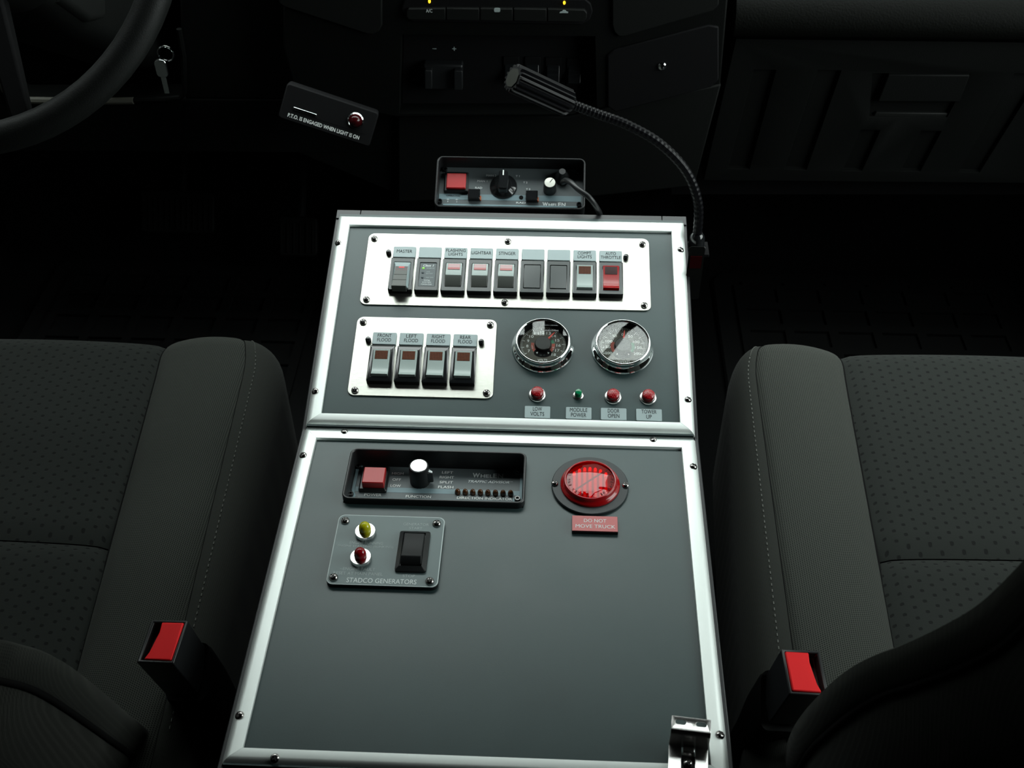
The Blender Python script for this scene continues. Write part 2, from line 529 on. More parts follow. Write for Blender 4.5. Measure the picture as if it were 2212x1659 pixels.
oc = thing('reflection_block', 'added unseen grey block under the headliner, shaped for the gauge reflections', 'console', (-70, 300, 868))  # unseen block added to darken part of the gauge glass reflection
MB().rrp(0, 0, 330, 206, 14, [(0, 0), (0, -14), (6, -22)], 4).build('body', 'headliner', oc)
for (ya, yb) in ((105, 109), (114, 118.5), (123, 127)):  # added bars, spaced to give the dark shapes reflected in the volts gauge
    MB().box(100, 128, ya, yb, -20, -8).build('reflection_bar', 'headliner', oc, bevel=0.5)
MB().box(124, 132, 100, 128, -20, -8).build('reflection_post', 'headliner', oc, bevel=0.5)
MB().box(66, 80, 100, 132, -20, -8).build('reflection_post', 'headliner', oc, bevel=0.5)
rm = thing('added_mirror', 'added unseen black mirror on an arm that darkens the gauge reflection', 'mirror', (118, 352, 860))  # unseen mirror added so its arm reflects as a dark gauge band
MB().tube([(0, 0, 0), (24, 26, -8), (48, 60, -16), (130, 110, -60)], 6.5, 10).build('arm', 'mattb', rm)
MB().rrp(0, 0, 220, 62, 26, [(0, -8), (0, 8), (4, 14)], 6).xf(Matrix.Translation((190, 125, -85)) @ Matrix.Rotation(R_(80), 4, 'X')).build('mirror_head', 'mattb', rm)
# printed dot band along the top of the windshield
wn = MB().box(-780, 780, -6, 0, -4, 0)
w1 = wn.build('window_1', 'frit', None, smooth=0); struct(w1)
w1['label'] = 'black printed edge band along the top of the windshield'; w1['category'] = 'window'
w1.location = Vector((0, WS_TOP[0] + 8, WS_TOP[1] - 2)) * S
w1.rotation_euler = (-_a, 0, 0)
q = MB()
for j in range(34):
    for i in range(110):
        x_ = -40 + 2.6 * i + (1.3 if j % 2 else 0)
        y_ = 2 + 2.25 * j
        q.add([(x_ + 0.8 * math.cos(k * math.pi / 3), y_ + 0.8 * math.sin(k * math.pi / 3), -2) for k in range(6)], [(0, 1, 2, 3, 4, 5)])
o = q.build('frit_dots', 'frit', w1, smooth=0); o['kind'] = 'stuff'
vz = thing('added_visor', 'added unseen grey visor hung down to dim the driver side', 'visor', (-600, WS_TOP[0] - 6, 852))  # unseen visor added to hold back windshield light on the driver seat
MB().rrp(0, 0, 390, 190, 30, [(0, -7), (0, 5), (3, 8)], 5).xf(Matrix.Translation((0, -10, -98)) @ Matrix.Rotation(R_(84), 4, 'X')).build('panel', 'headliner', vz)
MB().tube([(-185, 0, -4), (185, 0, -4)], 5, 8).build('rod', 'mattb', vz)

# ------------------------------------------------------------------ centre console
con = thing('center_console', 'black centre console between the seats with satin aluminium edged panels', 'console', (0, 0, -420))
def CP(p):
    return (p[0], p[1], p[2] + 420)
_h = -6.0
ur = UP(0, 243, _h); uf = UP(0, -13, _h)
prof = [(-313, 0), (-313, 414), (14.5, 414), (uf[1], uf[2] + 420), (ur[1], ur[2] + 420), (ur[1] + 6, ur[2] + 380), (ur[1] + 6, 0)]
bd = MB()
bd.polyyz(prof, -177.5, -173.5)
bd.polyyz(prof, 173.5, 177.5)
bd.polyyz([(ur[1] - 3, ur[2] + 419.9), (ur[1] + 5.9, ur[2] + 380), (ur[1] + 5.9, 0), (ur[1] + 2, 0), (ur[1] + 2, ur[2] + 379), (ur[1] - 6, ur[2] + 418)], -173.5, 173.5)
bd.box(-173.5, 173.5, -313, -309, 0, 413.5)
bd.build('body', 'body', con, bevel=0.8)
# rear lip strip with two joints
for (xa, xb) in ((-177, -153), (-152.3, 152.3), (153, 177)):
    q = MB().polyyz([(UP(0, 232, -6)[1], UP(0, 232, -6)[2] + 420), (UP(0, 243, -6)[1], UP(0, 243, -6)[2] + 420), (UP(0, 243, -4.6)[1], UP(0, 243, -4.6)[2] + 420), (UP(0, 232, -4.6)[1], UP(0, 232, -4.6)[2] + 420)], xa, xb)
    q.build('rear_lip', 'body', con, bevel=0.3)

# lower panel with the recess opening for the control head
q = MB()
HX0, HX1, HY0, HY1 = -126.5, 25.0, -72.0, -15.5
q.box(-173, HX0, -311, 14, -6, -3)
q.box(HX1, 173, -311, 14, -6, -3)
q.box(HX0, HX1, -311, HY0, -6, -3)
q.box(HX0, HX1, HY1, 14, -6, -3)
q.xf(Matrix.Translation((0, 0, 420))).build('lower_panel', 'panel', con, smooth=0)
q = MB().box(-173, 173, -12, 236, -6, -3)
o = q.build('upper_panel', 'panel', con, smooth=0)
o.location = Vector(CP(UO)) * S
o.rotation_euler = UR
o.data.materials.clear(); o.data.materials.append(M['panel'])

FP = [(0, -3.2), (0, -0.5), (0.4, 0.0), (7.4, 0.0), (8.6, -0.25), (10.0, -0.95), (11.3, -2.1), (12.5, -3.7), (13.4, -5.6), (14.0, -8.5), (8, -8.5)]
def frame(x0, x1, y0, y1, fb, ft, place, rot, label):
    """four mitred extrusions around an opening"""
    c = [(x0, y0), (x1, y0), (x1, y1), (x0, y1)]
    d = [(-1, -1), (1, -1), (1, 1), (-1, 1)]
    for k in range(4):
        a, b = c[k], c[(k + 1) % 4]
        da, db = d[k], d[(k + 1) % 4]
        ls = []
        for (pt, dd) in ((a, da), (b, db)):
            l = []
            for (u, h) in FP:
                uy = u * (fb if dd[1] < 0 else ft)
                l.append((pt[0] + dd[0] * u, pt[1] + dd[1] * uy, h))
            ls.append(l)
        # hair-line mitre gap
        vec = Vector((b[0] - a[0], b[1] - a[1], 0)).normalized() * 0.12
        ls[0] = [(p[0] + vec.x, p[1] + vec.y, p[2]) for p in ls[0]]
        ls[1] = [(p[0] - vec.x, p[1] - vec.y, p[2]) for p in ls[1]]
        q = MB().loops(ls)
        o = q.build('frame_bar', 'alu', con, smooth=50)
        o.location = Vector(place) * S
        o.rotation_euler = rot
frame(-161, 161, -299.3, 0, 0.85, 1.03, (0, 0, 420), (0, 0, 0), 'lower')
frame(-161, 161, 0, 219.6, 0.86, 1.12, CP(UO), UR, 'upper')

def con_screw(p, tilt=0.0, roll=0.0, rot=0.3):
    o = screw(0, 0, 0, 3.35, con, rot)
    o.location = Vector(CP(p)) * S
    o.rotation_euler = (tilt, roll, rot)
for (x, t, rz) in ((-169.6, 196.5, 0.4), (169.1, 196.5, 0.8), (-169.4, 22.9, 0.2), (169.1, 24.0, 1.0)):
    con_screw(UP(x, t, -1.2), TILT, 0.45 if x > 0 else -0.45, rz)
for (x, y, rz) in ((-137.4, 8.8, 0.1), (136.7, 8.9, 0.9), (-137.5, -306.0, 0.5)):
    con_screw((x, y, -1.3), -0.42 if y > 0 else 0.42, 0, rz)
for (x, y, rz) in ((-168.9, -21.5, 0.3), (169.6, -22, 0.7), (-168.7, -274.8, 0.2), (169.3, -276.6, 0.6)):
    con_screw((x, y, -1.0), 0, 0.42 if x > 0 else -0.42, rz)

# ------------------------------------------------------------------ brushed switch plates
def switch_plate(x0, x1, t0, t1, screws, studs, label, group):
    cx, ct = (x0 + x1) / 2, (t0 + t1) / 2
    p = thing('switch_plate', label, 'plate', UP(cx, ct, -3), UR, group)
    MB().rrp(0, 0, x1 - x0, t1 - t0, 6.5, [(0, 0), (0, 1.2), (0.3, 1.5)], 7).build('plate', 'brushed', p)
    for i, (x, t) in enumerate(screws):
        screw(x - cx, t - ct, 1.5, 3.4, p, 0.2 + 0.7 * i)
    for (x, t) in studs:
        # capped black stud of the switch retaining bracket
        MB().lathe(x - cx, t - ct, [(2.7, 1.5), (2.7, 5.0), (2.2, 5.9), (1.0, 6.3), (0, 6.3)], 14).build('stud', 'blackg', p)
    return p
switch_plate(-140.4, 138.6, 122.7, 210.7, [(-134.4, 203.2), (-1.1, 203.2), (132.0, 203.1), (-134.1, 128.2), (-1.0, 128.3), (132.2, 128.5)], [(-118.0, 184.6), (115.4, 185.2)],
             'long brushed steel plate holding the upper row of nine switches', 'brushed switch plates')
switch_plate(-140.3, -7.2, 20.4, 108.3, [(-134.3, 101.5), (-13.4, 101.7), (-133.5, 25.6), (-13.1, 26.2)], [(-126.9, 80.2), (-20.7, 80.6)],
             'shorter brushed steel plate holding the four flood light switches', 'brushed switch plates')

# ------------------------------------------------------------------ rocker switches
def rocker(kind, x, t, label):
    p = thing('rocker_switch', label, 'switch', UP(x, t, -1.5), UR, 'rocker switches on the console')
    bz = 'bezelA' if t > 100 else 'blackg'
    w, L = 23.2, 39.6
    # bezel: outer wall, flat rim, sunken well
    Lp = lambda i, z: [(a, b, z) for a, b in rr(0, 0, w - 2 * i, L - 2 * i, 0.9, 2)]
    Rp = lambda ww, ll, z: [(a, b, z) for a, b in rr(0, 0, ww, ll, 0.9, 2)]
    MB().loops([Lp(0, 0), Lp(0, 5.2), Lp(0.5, 5.6), Rp(16.6, 29.2, 5.5), Rp(16.4, 29, 3.0)], True, True).build('bezel', 'blackg', p)
    if bz == 'bezelA':
        MB().loops([Lp(0.9, 5.3), Lp(0.9, 5.75), Rp(16.8, 29.4, 5.75), Rp(16.7, 29.3, 5.3), Lp(0.9, 5.3)], False, False).build('bezel_face', bz, p, smooth=0)
    if kind == 'blank':
        MB().rrp(0, 0, 15.6, 27.4, 0.6, [(0, 3), (0, 5.7), (0.2, 5.9)], 2).build('blank_insert', bz, p)
        return p
    if kind == 'status':
        MB().rrp(0, 0, 15.8, 28.0, 0.4, [(0, 3), (0, 5.2)], 2).build('display_face', 'face', p)
        text('Class 1', 0.2, 10.9, 10.6, 2.5, 5.35, p, 'print', 0.03, 0.25)
        for k, (yy, mm) in enumerate(((7.6, 'green_lit'), (2.2, 'led_off'), (-3.7, 'led_off'))):
            MB().lathe(-4.6, yy, [(1.35, 5.1), (1.3, 5.5), (0.8, 5.9), (0, 6.0)], 14).build('status_light', mm, p)
        text('POWER ON', 2.4, 7.6, 7.6, 1.5, 5.35, p, 'printd', 0.02)
        text('LOW', 0.6, 3.3, 3.4, 1.4, 5.35, p, 'printd', 0.02)
        text('BATTERY', 2.0, 1.1, 6.6, 1.4, 5.35, p, 'printd', 0.02)
        text('FAST IDLE', 2.4, -3.7, 7.2, 1.4, 5.35, p, 'printd', 0.02)
        text('TOTAL', 0, -7.2, 6.2, 1.6, 5.35, p, 'print', 0.02)
        text('SYSTEM', 0, -9.6, 8.4, 1.6, 5.35, p, 'print', 0.02)
        text('MANAGER', 0, -12.0, 10.4, 1.6, 5.35, p, 'print', 0.02)
        return p
    hw = 7.7
    def prism(pr, a, b, name, m, bev=0.35):
        return MB().polyyz(pr, a, b).build(name, m, p, bevel=bev)
    if kind == 'master':
        # white wedge lever rising to the rear, dark ribbed grip on its back, overhanging end
        MB().loops([[(-8.1, 13.8, 3.2), (8.1, 13.8, 3.2), (8.1, -14.4, 3.2), (-8.1, -14.4, 3.2)],
                    [(-7.9, 13.6, 6.4), (7.9, 13.6, 6.4), (8.0, -18.6, 7.0), (-8.0, -18.6, 7.0)],
                    [(-5.9, 7.6, 7.7), (5.9, 7.6, 7.7), (6.9, -20.0, 13.6), (-6.9, -20.0, 13.6)]]).build('rocker', 'tag', p, bevel=0.4)
        zz = lambda y: 7.75 + (7.6 - y) * 0.213
        ww = lambda y: 5.8 + (9.0 - y) * 0.036
        def slab(ya, yb, up_):
            return [[(-ww(ya), ya, zz(ya) - 0.8), (ww(ya), ya, zz(ya) - 0.8), (ww(yb), yb, zz(yb) - 0.8), (-ww(yb), yb, zz(yb) - 0.8)],
                    [(-ww(ya), ya, zz(ya) + up_), (ww(ya), ya, zz(ya) + up_), (ww(yb), yb, zz(yb) + up_), (-ww(yb), yb, zz(yb) + up_)]]
        ln = MB().loops(slab(7.2, 1.4, 0.3)).build('lens', 'dark_red_lens', p)
        MB().loops([[(-2.6, 6.4, zz(6.4)), (2.6, 6.4, zz(6.4)), (2.6, 5.2, zz(5.2)), (-2.6, 5.2, zz(5.2))], [(-2.6, 6.4, zz(6.4) + 0.45), (2.6, 6.4, zz(6.4) + 0.45), (2.6, 5.2, zz(5.2) + 0.45), (-2.6, 5.2, zz(5.2) + 0.45)]]).build('glow', 'red_lit', ln)
        q = MB()
        for (ya, yb) in ((1.3, -5.0), (-5.2, -12.4), (-12.6, -20.4)):
            q.loops(slab(ya, yb, 0.55))
        q.box(-6.9, 6.9, -21.2, -19.9, 5.2, zz(-20.4) + 0.55)
        q.build('grip', 'rocker_dark', p, bevel=0.25)
        return p
    if kind == 'on':
        # crest below the middle: white upper face, dark face turned to the rear
        prism([(13.6, 3), (13.6, 6.6), (13.2, 7.0), (-1.6, 8.2), (-2.2, 8.1), (-2.2, 3)], -hw, hw, 'rocker', 'white')
        prism([(-2.2, 3), (-2.2, 8.15), (-12.9, 5.2), (-13.6, 4.4), (-13.6, 3)], -hw, hw, 'rocker_face', 'rocker_dark')
        q = MB().polyyz([(12.4, 6.4), (12.4, 7.3), (5.0, 7.9), (5.0, 6.4)], -5.9, 5.9)
        ln = q.build('lens', 'pink_lens', p, bevel=0.15)
        MB().polyyz([(7.4, 6.6), (7.4, 7.92), (5.0, 8.12), (5.0, 6.6)], -5.85, 5.85).build('lens_edge', 'red_gloss', ln)
    else:
        wh = 'red_gloss' if kind == 'red' else 'white'
        arc = [(13.6, 8.0), (9, 7.5), (4, 7.0), (-2, 6.45), (-6, 6.25), (-8.6, 6.35), (-10.8, 6.85), (-12.6, 7.75), (-13.6, 8.3)]
        q = MB().polyyz([(13.6, 3)] + arc + [(-13.6, 3)], -hw, hw)
        q.build('rocker', wh, p, bevel=0.35, smooth=60)
        q = MB().polyyz([(12.2, 7.3), (12.2, 7.95), (3.4, 7.1), (3.4, 6.4)], -5.9, 5.9)
        ln = q.build('lens', 'dark_red_lens' if kind == 'red' else 'amber_deep', p, bevel=0.1)
        if kind != 'red':
            b = MB()
            for i in range(8):
                for j in range(6):
                    xx = -4.9 + 1.4 * i
                    yy = 4.2 + 1.44 * j
                    zz = 7.1 + (yy - 3.4) * 0.0966
                    b.box(xx - 0.42, xx + 0.42, yy - 0.42, yy + 0.42, zz - 0.2, zz + 0.12)
            b.build('lens_facets', 'amber_lens', ln, smooth=0)
    return p

def name_tag(lines, x, t, w, h, hh, label, group, thick=2.3):
    p = thing('name_tag', label, 'tag', UP(x, t, -1.5 if thick > 2 else -3), UR, group)
    MB().rrp(0, 0, w, h, 1.0, [(0, 0), (0, thick - 0.5), (0.3, thick)], 3).build('tag_plate', 'tag', p)
    n = len(lines)
    for k, (s, ww) in enumerate(lines):
        cy = 0.6 + (n - 1) * hh * 0.64 - k * hh * 1.28
        text(s, 0, cy, ww, hh, thick + 0.12, p, 'ink', 0.0)
    return p

row = [('master', [('MASTER', 15.3)], 'dark paddle shaped rocker switch with red glowing bar under the MASTER tag', 'grey name tag reading MASTER'),
       ('status', [], 'small dark status module with three lights in the upper switch row', 'blank grey tag above the dark status module'),
       ('on', [('FLASHING', 19.2), ('LIGHTS', 14.0)], 'white and black rocker switch under the FLASHING LIGHTS tag', 'grey name tag reading FLASHING LIGHTS'),
       ('on', [('LIGHTBAR', 19.4)], 'white and black rocker switch under the LIGHTBAR tag', 'grey name tag reading LIGHTBAR'),
       ('on', [('STINGER', 16.4)], 'white and black rocker switch under the STINGER tag', 'grey name tag reading STINGER'),
       ('blank', [], 'blank switch filler right beside the STINGER switch', 'blank grey tag right beside the STINGER tag'),
       ('blank', [], 'blank switch filler left beside the COMPT. LIGHTS switch', 'blank grey tag left beside the COMPT. LIGHTS tag'),
       ('off', [('COMPT.', 13.7), ('LIGHTS', 13.8)], 'white rocker switch with amber lens under the COMPT. LIGHTS tag', 'grey name tag reading COMPT. LIGHTS'),
       ('red', [('AUTO', 10.2), ('THROTTLE', 19.4)], 'glossy red rocker switch under the AUTO THROTTLE tag', 'grey name tag reading AUTO THROTTLE')]
for i, (kind, lines, lab, tlab) in enumerate(row):
    x = -102.4 + 25.36 * i
    rocker(kind, x, 156.2, lab)
    name_tag(lines, x, 186.0, 22.3, 13.6, 3.9 if len(lines) < 2 else 3.7, tlab, 'grey tags over the upper switch row')
for i, (a, wa) in enumerate((('FRONT', 12.9), ('LEFT', 9.9), ('RIGHT', 12.0), ('REAR', 10.0))):
    x = -111.9 + 25.35 * i
    rocker('off', x, 52.6, 'white rocker switch with amber lens under the %s FLOOD tag' % a)
    name_tag([(a, wa), ('FLOOD', 13.1)], x, 82.4, 22.4, 13.6, 3.9, 'grey name tag reading %s FLOOD' % a, 'grey tags over the flood switches')

# ------------------------------------------------------------------ gauges
def gauge(x, t, kind, label):
    p = thing('gauge', label, 'gauge', UP(x, t, -3), UR, 'round chrome gauges')
    q = MB().loops([[(r * math.cos(2 * math.pi * i / 64), r * math.sin(2 * math.pi * i / 64), z) for i in range(64)] for r, z in
                    ((29.3, 0), (29.3, 0.8), (28.9, 1.7), (27.9, 3.0), (26.7, 4.4), (25.7, 5.8), (25.3, 6.6), (25.5, 7.6), (25.7, 9.6), (25.5, 10.8), (25.0, 11.5), (24.4, 11.7), (23.7, 11.3), (23.3, 10.4))], False, False)
    q.build('bezel', 'chrome', p, smooth=70)
    MB().loops([[(r * math.cos(2 * math.pi * i / 48), r * math.sin(2 * math.pi * i / 48), z) for i in range(48)] for r, z in
                ((23.3, 10.5), (22.6, 9.4), (21.6, 3.4))], False, False).build('inner_ring', 'mattb', p, smooth=70)
    d = MB().lathe(0, 0, [(21.8, 2.4), (21.8, 3.2)], 48).build('dial', 'dial', p)
    def arc(r0, r1, a0, a1, z, m, name='zone', n=10):
        pts = [(r1 * math.cos(R_(a0 + (a1 - a0) * k / n)), r1 * math.sin(R_(a0 + (a1 - a0) * k / n))) for k in range(n + 1)]
        pts += [(r0 * math.cos(R_(a0 + (a1 - a0) * k / n)), r0 * math.sin(R_(a0 + (a1 - a0) * k / n))) for k in range(n, -1, -1)]
        return MB().poly(pts, 3.15, z).build(name, m, d, smooth=0)
    def ticks(a0, a1, n, big):
        q = MB()
        for k in range(n + 1):
            a = R_(a0 + (a1 - a0) * k / n)
            r0 = 17.6 if k % big == 0 else 19.2
            c, s = math.cos(a), math.sin(a)
            w = 0.28 if k % big == 0 else 0.16
            q.poly([(r0 * c - w * s, r0 * s + w * c), (r0 * c + w * s, r0 * s - w * c), (21 * c + w * s, 21 * s - w * c), (21 * c - w * s, 21 * s + w * c)], 3.15, 3.32)
        q.build('scale_ticks', 'printw', d, smooth=0)
    if kind == 'volts':
        ticks(212, -42, 55, 5)
        for k in range(12):
            a = R_(208 - 23.0 * k)
            s = str(7 + k)
            text(s, 14.6 * math.cos(a), 14.6 * math.sin(a), 2.0 if len(s) == 1 else 4.0, 3.0, 3.34, d, 'printw', 0.01)
        arc(8.3, 11.2, 165, 225, 3.3, 'dial_red')
        arc(8.3, 11.2, 12, 36, 3.3, 'dial_green')
        arc(8.3, 11.2, -45, 12, 3.3, 'dial_red')
        text('L', -9.7, -1.2, 1.0, 1.5, 3.45, d, 'printw'); text('O', -9.7, -3.4, 1.3, 1.5, 3.45, d, 'printw')
        text('H', 9.7, -2.4, 1.2, 1.5, 3.45, d, 'printw'); text('I', 9.6, -4.6, 0.35, 1.5, 3.45, d, 'printw')
        text('D C', 0, -11.3, 5.0, 1.5, 3.5, d, 'printd')
        text('VOLTS', 0, -16.8, 9.0, 2.8, 3.34, d, 'printw', 0.01)
        na = 52
    else:
        ticks(205, -25, 48, 4)
        for (s, r, a) in (('200', 15.2, 210), ('150', 14.6, 183), ('100', 13.8, 156), ('50', 13.8, 122), ('0', 13.6, 90), ('50', 13.8, 58), ('100', 13.8, 24), ('150', 14.6, -3), ('200', 15.2, -30)):
            text(s, r * math.cos(R_(a)), r * math.sin(R_(a)), 2.1 * len(s), 2.9, 3.34, d, 'printw', 0.01)
        arc(8.3, 11.2, 150, 215, 3.3, 'dial_red')
        arc(8.3, 11.2, -35, 30, 3.3, 'dial_green')
        text('AMPERES', 0, -17.0, 13.0, 2.4, 3.34, d, 'printw', 0.01)
        na = 84
    MB().lathe(0, -8.4, [(8.3, 3.1), (8.3, 3.5)], 30, 1, 0.62).build('dial_hood', 'mattb', d)
    for sx in (-1, 1):
        MB().poly([(sx * 4.4, -7.6), (sx * 6.2, -8.4), (sx * 5.0, -9.9)], 3.4, 3.62).build('scale_mark', 'printw', d, smooth=0)
    nd = MB()
    c, s = math.cos(R_(na)), math.sin(R_(na))
    nd.poly([(6 * c - 1.0 * s, 6 * s + 1.0 * c), (6 * c + 1.0 * s, 6 * s - 1.0 * c), (17 * c + 0.3 * s, 17 * s - 0.3 * c), (17 * c - 0.3 * s, 17 * s + 0.3 * c)], 5.0, 5.6)
    nd.build('needle', 'needle', p, smooth=0)
    MB().lathe(0, 0, [(7.6, 3.1), (7.6, 6.6), (7.0, 7.2), (0, 7.3)], 32).build('hub', 'blackp', p)
    MB().lathe(0, 0, [(23.2, 9.9), (23.2, 10.3)], 48).build('glass', 'glass', p)
    return p
gauge(36.9, 79.0, 'volts', 'chrome rimmed round gauge reading VOLTS')
gauge(111.0, 79.6, 'amps', 'chrome rimmed round gauge reading AMPERES')

# ------------------------------------------------------------------ pilot lights and their tags
def pilot(x, t, col, label):
    p = thing('pilot_light', label, 'light', UP(x, t, -3), UR, 'pilot lights under the gauges')
    if col == 'red':
        MB().lathe(0, 0, [(7.9, 0), (7.9, 1.0), (7.2, 1.9), (6.2, 2.2)], 32).build('collar', 'nickel', p)
        MB().lathe(0, 0, [(5.9, 1.8), (5.8, 5.2), (5.5, 6.2)], 28).build('lens', 'red_jewel_side', p)
        q = MB().lathe(0, 0, [(5.5, 6.1), (4.9, 6.9), (3.2, 7.5), (1.2, 7.8), (0, 7.85)], 28)
        cp = q.build('lens_cap', 'red_jewel', p, smooth=60)
        q = MB()
        for i in range(-3, 4):
            for j in range(-3, 4):
                if i * i + j * j < 11:
                    xx, yy = i * 1.45 + (0.7 if j % 2 else 0), j * 1.3
                    zz = 7.75 - 0.045 * (xx * xx + yy * yy)
                    q.lathe(xx, yy, [(0.62, zz - 0.3), (0.5, zz + 0.12), (0, zz + 0.3)], 6)
        q.build('lens_facets', 'red_jewel', cp)
    else:
        MB().lathe(0, 0, [(4.9, 0), (4.9, 0.9), (4.2, 1.7), (3.4, 1.9)], 28).build('collar', 'nickel', p)
        MB().lathe(0, 0, [(3.3, 1.6), (3.2, 5.6), (3.1, 6.4), (2.6, 7.1), (1.4, 7.4), (0, 7.4)], 24).build('lens', 'green_jewel', p)
    return p
for (x, t, col, l1, l2, lab) in ((33.1, 26.5, 'red', ('LOW', 8.2), ('VOLTS', 12.5), 'red faceted pilot light over the LOW VOLTS tag'),
                                 (70.3, 27.0, 'green', ('MODULE', 15.6), ('POWER', 13.7), 'small green pilot light over the MODULE POWER tag'),
                                 (101.8, 26.2, 'red', ('DOOR', 10.4), ('OPEN', 10.4), 'red faceted pilot light over the DOOR OPEN tag'),
                                 (133.5, 26.5, 'red', ('TOWER', 13.5), ('UP', 4.8), 'red faceted pilot light over the TOWER UP tag')):
    pilot(x, t, col, lab)
    cx = {33.1: 33.7, 70.3: 70.8, 101.8: 102.2, 133.5: 133.9}[x]
    name_tag([l1, l2], cx, 7.9, 23.2, 12.8, 4.1, 'grey name tag reading %s %s' % (l1[0], l2[0]), 'grey tags under the pilot lights', 1.0)

# ------------------------------------------------------------------ recessed control heads
def lathe_obj(parent, name, m, x, y, prof, seg=28, **k):
    return MB().lathe(x, y, prof, seg, **k).build(name, m, parent, smooth=50)

def head_shell(p, depth, x0, x1, y0, y1):
    """rounded housing with high walls around a sunken faceplate"""
    cx, cy, w, h = (x0 + x1) / 2, (y0 + y1) / 2, x1 - x0, y1 - y0
    MB().ring(cx, cy, w, h, 6.5, 2.4, -depth - 4, 0, 0.7, 6).build('housing', 'housing', p)
    MB().rrp(cx, cy, w - 3.6, h - 3.6, 5.0, [(0, -depth - 4), (0, -depth)], 6).build('faceplate', 'face', p)

def push_button(p, x0, x1, y0, y1, zf, capi, m):
    cx, cy, w, h = (x0 + x1) / 2, (y0 + y1) / 2, x1 - x0, y1 - y0
    b = MB().rrp(cx, cy, w, h, 1.5, [(0, zf), (0, zf + 3.0), (1.2, zf + 4.2)], 3).build('button_bezel', 'blackp', p)
    MB().rrp(cx, cy, w - 2 * capi, h - 2 * capi, 0.8, [(0, zf + 3), (0, zf + 8.5), (0.6, zf + 9.2)], 3).build('button', m, b)

ZF = -17.0
ta = thing('control_head', 'recessed lighting controller with red power button and eight amber direction lights', 'controller', (0, 0, -3))
# rim is at world z = +4 mm; local origin sits on the panel
def TL(z):
    return z + 3.0
sh = MB().ring(-50.7, -43.8, 153.4, 58.8, 6.5, 2.4, TL(-21), TL(4), 0.7, 6)
sh.build('housing', 'housing', ta)
MB().rrp(-50.7, -43.8, 149.5, 54.9, 4.5, [(0, TL(-21)), (0, TL(ZF))], 6).build('faceplate', 'face', ta)
zf = TL(ZF)
MB().box(-124.6, 23.2, -46.7, -41.2, zf, zf + 0.15).build('stripe', 'band', ta, smooth=0)
MB().box(-124.4, -121.8, -55, -18.5, zf, zf + 0.9).build('side_rail', 'band', ta, bevel=0.2)
MB().box(20.6, 23.0, -55, -18.5, zf, zf + 0.9).build('side_rail', 'band', ta, bevel=0.2)
MB().box(-118, 18, -55.8, -53.6, zf, zf + 0.9).build('bottom_rail', 'band', ta, bevel=0.2)
b = MB().rrp(-106.3, -33.2, 24.4, 29.0, 1.6, [(0, zf), (0, zf + 2.2), (1.4, zf + 3.6)], 3).build('button_bezel', 'blackp', ta)
MB().rrp(-105.6, -36.0, 19.0, 18.4, 0.8, [(0, zf + 2), (0, zf + 9.6), (0.7, zf + 10.3)], 3).build('power_button', 'red_plastic', b)
# function knob: ribbed black barrel, spun metal cap, pointer wing
kx, ky = -66.4, -33.0
kb = MB()
kb.loops([[(kx + (r + (0.25 if i % 2 else 0)) * math.cos(2 * math.pi * i / 40), ky + (r + (0.25 if i % 2 else 0)) * math.sin(2 * math.pi * i / 40), z) for i in range(40)] for r, z in ((8.6, zf), (8.5, zf + 14), (8.2, zf + 19.0), (7.9, zf + 20.0))])
kn = kb.build('knob', 'rocker_black', ta)
MB().lathe(kx, ky, [(7.2, zf + 19), (7.2, zf + 20.2), (7.0, zf + 20.4), (0, zf + 20.4)], 40).build('knob_cap', 'brushed_cap', kn, smooth=20)
MB().loops([[(kx + 6, ky + 2.4, zf + 3), (kx + 12.2, ky - 1.0, zf + 3), (kx + 12.2, ky - 3.2, zf + 3), (kx + 5, ky - 5.0, zf + 3)],
            [(kx + 6, ky + 2.4, zf + 15), (kx + 12.0, ky - 1.0, zf + 14), (kx + 12.0, ky - 3.2, zf + 14), (kx + 5, ky - 5.0, zf + 15)]]).build('pointer', 'blackp', kn, bevel=0.5)
MB().loops([[(kx + 7.2, ky + 1.2, zf + 14.9), (kx + 11.6, ky - 1.2, zf + 14.1), (kx + 11.6, ky - 2.9, zf + 14.1), (kx + 7.4, ky - 2.6, zf + 14.9)],
            [(kx + 7.2, ky + 1.2, zf + 15.4), (kx + 11.6, ky - 1.2, zf + 14.6), (kx + 11.6, ky - 2.9, zf + 14.6), (kx + 7.4, ky - 2.6, zf + 15.4)]]).build('pointer_mark', 'print', kn)
for i in range(8):
    lathe_obj(ta, 'direction_light', 'amber_bulb', -32.6 + 6.52 * i, -45.3, [(2.5, zf), (2.5, zf + 1.4), (2.2, zf + 3.2), (1.3, zf + 4.5), (0, zf + 4.9)], 16)
for (x, y) in ((-124.6, -51.6), (19.2, -51.8), (-122.6, -19.0), (19.0, -18.6)):
    c = lathe_obj(ta, 'corner_screw', 'blackg', x, y, [(2.7, zf), (2.7, zf + 2.8), (2.3, zf + 3.3), (1.4, zf + 3.3), (1.4, zf + 2.0), (0, zf + 2.0)], 18)
    MB().lathe(x, y, [(4.2, zf), (4.2, zf + 0.4)], 18).build('washer', 'band', c)
zt = zf + 0.18
